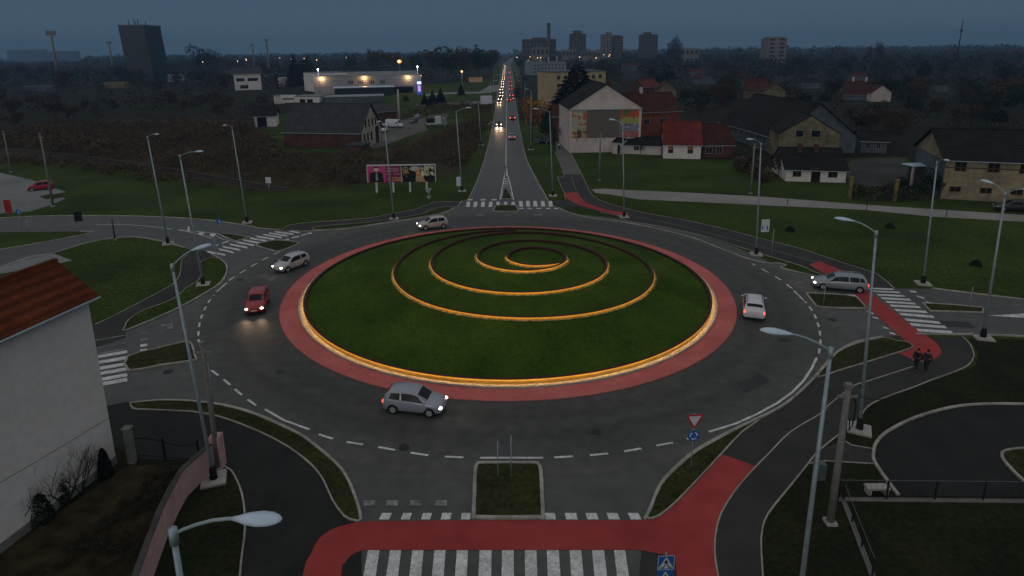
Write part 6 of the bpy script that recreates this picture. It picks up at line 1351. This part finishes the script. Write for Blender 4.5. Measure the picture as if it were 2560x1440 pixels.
wood([(0, 255), (0, 165), (580, 165), (760, 180), (740, 220), (560, 250)], 62, (8, 14), ['brown', 'green', 'grey'], '%s tree in the dark wood at upper left', '%s trees in the wood at upper left', seed=4)
wood([(2130, 380), (2260, 380), (2270, 330), (2570, 310), (2570, 330), (2140, 330)], 12, (5, 8), ['green', 'brown'], '%s tree behind the yard beside the big yellow building', '%s trees behind the yard', seed=6)
wood([(0, 330), (0, 260), (250, 250), (680, 262), (640, 300), (320, 300)], 26, (4, 8), ['brown', 'grey', 'brown'], '%s small tree at the back of the railway scrub', '%s small trees behind the railway scrub', seed=5)
# far woods and scrub: uncountable
def mass(name, pts, h, leaf, mats, per, label):
    C = []; S = []
    for (p, hh_) in zip(pts, h):
        n = per; g = rng.normal(size=(n, 3)); g /= np.linalg.norm(g, axis=1)[:, None]; r = hh_ * .5; q = rng.uniform(.5, 1.05, (n, 1)); c = np.c_[p.x + g[:, :1] * q * r * 1.1, p.y + g[:, 1:2] * q * r * 1.1, np.maximum(.1, hh_ * .52 + g[:, 2:] * q * hh_ * .5)]; C.append(c); S.append(np.full(n, leaf * hh_))
    C = np.concatenate(C); S = np.concatenate(S); me = quads_mesh(name, C, S * rng.uniform(.6, 1.3, len(S)), mats, .7, mi=rng.integers(0, len(mats), len(S))); o = bpy.data.objects.new(name, me); COL.objects.link(o); tag(o, label, 'woodland' if 'wood' in name else 'scrub', None, 'stuff'); return o
def far_pts(n, x0, x1, d0, d1, hr, seed):
    g = random.Random(seed); P = []; H = []
    while len(P) < n:
        d = math.sqrt(lerp(d0 ** 2, d1 ** 2, g.random())); q = AT(g.uniform(x0, x1), d)
        if abs(q.x - road_x(min(d, 1400), 0)) < 16: continue
        x, y = PJ(q)
        if any(a - 10 < x < c + 10 and y > bse - 1 and PJ((q.x, q.y, hr[1]))[1] < bse - 3 for (a, c, t, bse) in KEEP): continue
        if d < 620 and any(-4 < (q - P0).dot(u) < W + 4 and -4 < (q - P0).dot(v) < D + 4 for (P0, u, v, W, D) in FOOT): continue
        P.append(q); H.append(g.uniform(*hr))
    return P, H
P, H = far_pts(1500, 1290, 2650, 430, 1500, (8, 15), 1); mass('far_wood', P, H, .11, FM['green'] + FM['grey'] + FM['brown'], 46, 'dark far-off wood along the right half of the skyline')
P, H = far_pts(1300, -120, 1245, 420, 1500, (7, 13), 2); mass('far_wood', P, H, .11, FM['green'] + FM['brown'] + FM['grey'][:1], 46, 'dark far-off wood along the left half of the skyline')
P, H = far_pts(900, 1290, 2650, 900, 2600, (17, 25), 31); mass('far_wood', P, H, .10, FM['green'] + FM['grey'], 40, 'hazy farthest trees closing the skyline on the right')
P, H = far_pts(900, -120, 1240, 900, 2600, (15, 23), 32); mass('far_wood', P, H, .10, FM['green'] + FM['grey'], 40, 'hazy farthest trees closing the skyline on the left')
def scrub_pts(poly, n, hr, seed, avoid_rail=True):
    g = random.Random(seed); xs = [p[0] for p in poly]; ys = [p[1] for p in poly]; P = []; H = []; tr = 0
    while len(P) < n and tr < n * 40:
        tr += 1; d = math.sqrt(lerp(G(1280, max(ys)).y ** 2, G(1280, min(ys)).y ** 2, g.random())); x = g.uniform(min(xs), max(xs)); y = PJ(AT(x, d))[1]
        if not inpoly(x, y, poly) or blocked(x, y, y - 30, 4): continue
        q = G(x, y)
        if avoid_rail and min((q - r_).length for r_ in RW) < 2.6: continue
        P.append(q); H.append(g.uniform(*hr) * (.6 + .8 * (math.sin(q.x * .11) * math.sin(q.y * .09 + 1) * .5 + .5)))
    return P, H
SB = [mat('scrub_brown', (.115, .078, .046), .95, .3, .5), mat('scrub_red', (.135, .064, .044), .95, .3, .5), mat('scrub_dark', (.040, .034, .022), .95, .3, .5), mat('scrub_olive', (.085, .078, .034), .95, .3, .5)]
sheet('wood_floor', GP([(1330, 262), (1345, 318), (1400, 310), (1560, 345), (1700, 343), (1760, 390), (1800, 400), (1960, 400), (2130, 395), (2260, 392), (2330, 440), (2720, 380), (2720, 250), (1420, 200)]), .007, M_WOODF)
sheet('wood_floor', [AT(1300, 205), AT(1420, 165), AT(1500, 175), AT(2720, 175), AT(2900, 420), AT(2900, 4000), AT(1320, 4000), AT(1290, 450)], .006, M_WOODF)
sheet('wood_floor', [AT(-300, 165), AT(640, 190), AT(700, 230), AT(900, 400), AT(1170, 470), AT(1235, 520), AT(1225, 4000), AT(-400, 4000)], .006, M_WOODF)
sheet('scrub_floor', GP([(-100, 340), (230, 300), (640, 300), (700, 372), (880, 385), (960, 372), (1080, 330), (1190, 292), (1215, 300), (1195, 370), (1150, 430), (1090, 448), (900, 462), (700, 480), (560, 460), (330, 425), (60, 402), (-100, 400)]), .008, M_DIRT)
TH = FM['green'] + FM['grey'] + FM['brown'] + FM['brown']
P, H = scrub_pts([(1420, 165), (1550, 155), (2650, 155), (2650, 325), (2270, 325), (2130, 345), (2095, 300), (1990, 262), (1860, 246), (1800, 300), (1705, 305), (1700, 262), (1560, 240), (1500, 215)], 2400, (2.0, 5.5), 21, False)
mass('garden_thicket', P, H, .12, TH, 42, 'dark tangled gardens and hedges between the right-hand houses')
P, H = scrub_pts([(-60, 330), (-60, 158), (600, 158), (760, 175), (740, 230), (690, 262), (640, 292), (230, 296)], 1500, (2.0, 5.5), 22, False)
mass('garden_thicket', P, H, .12, TH, 42, 'dark brown undergrowth at upper left behind the railway')
P, H = scrub_pts([(-20, 345), (230, 300), (640, 318), (710, 376), (895, 396), (965, 392), (1080, 352), (1190, 312), (1214, 320), (1195, 370), (1150, 420), (1090, 405), (910, 405), (900, 455), (700, 470), (560, 440), (330, 402), (60, 372), (-20, 372)], 2600, (.5, 2.6), 3)
mass('railway_scrub', P, H, .10, SB, 70, 'brown tangled scrub between railway and warehouse on the left')
P, H = scrub_pts([(-20, 385), (100, 392), (330, 420), (450, 440), (640, 470), (640, 482), (420, 465), (200, 425), (-20, 410)], 200, (.5, 1.5), 4)
mass('railway_scrub', P, H, .15, SB, 40, 'low dry scrub on the near side of the railway')
P, H = scrub_pts([(1060, 262), (1230, 268), (1222, 300), (1120, 300), (1000, 300), (1020, 275)], 260, (.6, 2.0), 8)
mass('roadside_scrub', P, H, .14, SB, 40, 'olive brown scrub between the yard and the straight road')
P, H = scrub_pts([(1740, 405), (1850, 400), (1950, 400), (1960, 440), (1930, 462), (1850, 430), (1790, 412)], 90, (.6, 1.8), 9)
mass('garden_scrub', P, H, .15, SB + FM['green'], 40, 'dark garden scrub left of the low white house')
P, H = scrub_pts([(2120, 500), (2240, 508), (2350, 515), (2350, 500), (2245, 470), (2130, 478)], 110, (.4, 1.6), 10)
mass('garden_scrub', P, H, .15, FM['green'] + SB[2:], 40, 'dark scrub inside the yellow gate posts')
# garden by the white house
P, H = scrub_pts([(330, 1165), (500, 1165), (440, 1260), (380, 1400), (300, 1440), (-20, 1440), (-20, 1380), (160, 1270), (250, 1205)], 260, (.12, .45), 12)
mass('garden_weeds', P, H, .11, [SB[2], FM['green'][0], FM['brown'][1]], 70, 'dead leaves and weeds in the garden before the white house')
sheet('garden_soil', GP([(322, 1163), (548, 1166), (470, 1240), (447, 1282), (385, 1440), (340, 1600), (-400, 1800), (-400, 1640), (0, 1380)]), .012, M_DIRT)
def bare_bush(x, y, h, label, seed, spread=1.0, n=16):
    g = random.Random(seed); root = empty('bare_shrub', G(x, y), 0, label, 'shrub'); b = MB()
    def grow(p, d, L_, r, lev):
        q = p + d * L_; b.tube([p, p.lerp(q, .5) + Vector((g.uniform(-.05, .05), g.uniform(-.05, .05), 0)), q], [r, r * .8, r * .55], 5, cap=False)
        if lev:
            for _ in range(3): nd = (d + Vector((g.uniform(-.7, .7), g.uniform(-.7, .7), g.uniform(-.1, .6)))).normalized(); grow(q, nd, L_ * g.uniform(.55, .85), r * .5, lev - 1)
    for k in range(n): a = g.uniform(0, 6.28); grow(Vector((0, 0, 0)), Vector((math.cos(a) * .5 * spread, math.sin(a) * .5 * spread, 1)).normalized(), h * g.uniform(.3, .5), .028, 3)
    b.build('branches', mat('dark_branch', (.022, .016, .013), .9, .3, 3), root, True)
bare_bush(165, 1262, 2.6, 'largest leafless shrub against the white house wall', 1, 1.2, 9)
bare_bush(110, 1292, 2.2, 'leafless shrub left of the largest one by the white wall', 2, 1.3, 8)
bare_bush(205, 1238, 2.0, 'small leafless shrub right of the largest one by the white wall', 3, 1.0, 8)
bare_bush(40, 1330, 1.8, 'leafless shrub at the left edge in the dark garden', 4, 1.3, 7)
def solid_bush(x, y, h, w, label, seed, kind='conifer', n=1500):
    q = G(x, y); g = np.random.default_rng(seed); root = empty('garden_bush', q, 0, label, 'bush'); z = g.uniform(0, 1, n); rr = w * np.sqrt(np.clip(1 - z, 0, 1)) * g.uniform(.5, 1, n) ** .5; a = g.uniform(0, 6.28, n)
    o = bpy.data.objects.new('foliage', quads_mesh('foliage', np.c_[rr * np.cos(a), rr * np.sin(a), z * h], np.full(n, .09), FM[kind], .7, mi=g.integers(0, 2, n))); COL.objects.link(o); o.parent = root
    b = MB(); b.tube([(0, 0, 0), (0, 0, h * .7)], [.05, .02], 6); b.build('stem', M_BARK, root)
solid_bush(266, 1192, 1.7, .38, 'narrow dark conical bush by the white house corner', 5)
solid_bush(150, 1195 + 60, 2.1, .55, 'rounded dark bush behind the leafless shrubs', 6, 'green')
solid_bush(100, 1300, 1.6, .7, 'broad dark bush low at the left by the white wall', 7, 'green')
# small round shrubs on the right lawn
for i, (x, y) in enumerate(((1975, 578), (2225, 570), (2440, 664))): solid_bush(x, y, .6, .6, 'small dark shrub alone on the right lawn' + (', nearest the concrete walk', ', below the second walk post', ', lowest toward the east road')[i], 20 + i, 'green', 500)
# ================================================================== HAZE
b = MB(); b.box(-4600, 4600, -220, 4500, -1, 118)
hz = b.build('haze', bpy.data.materials.new('haze_air'), label='thin blue dusk haze over the whole view', cat='haze', kind='stuff')
m = hz.data.materials[0]; m.use_nodes = True; n = m.node_tree; n.nodes.clear(); o = n.nodes.new('ShaderNodeOutputMaterial'); pv = n.nodes.new('ShaderNodeVolumePrincipled')
pv.inputs['Density'].default_value = .00028; pv.inputs['Color'].default_value = (.25, .47, .76, 1); pv.inputs['Anisotropy'].default_value = 0
n.links.new(pv.outputs[0], o.inputs['Volume'])
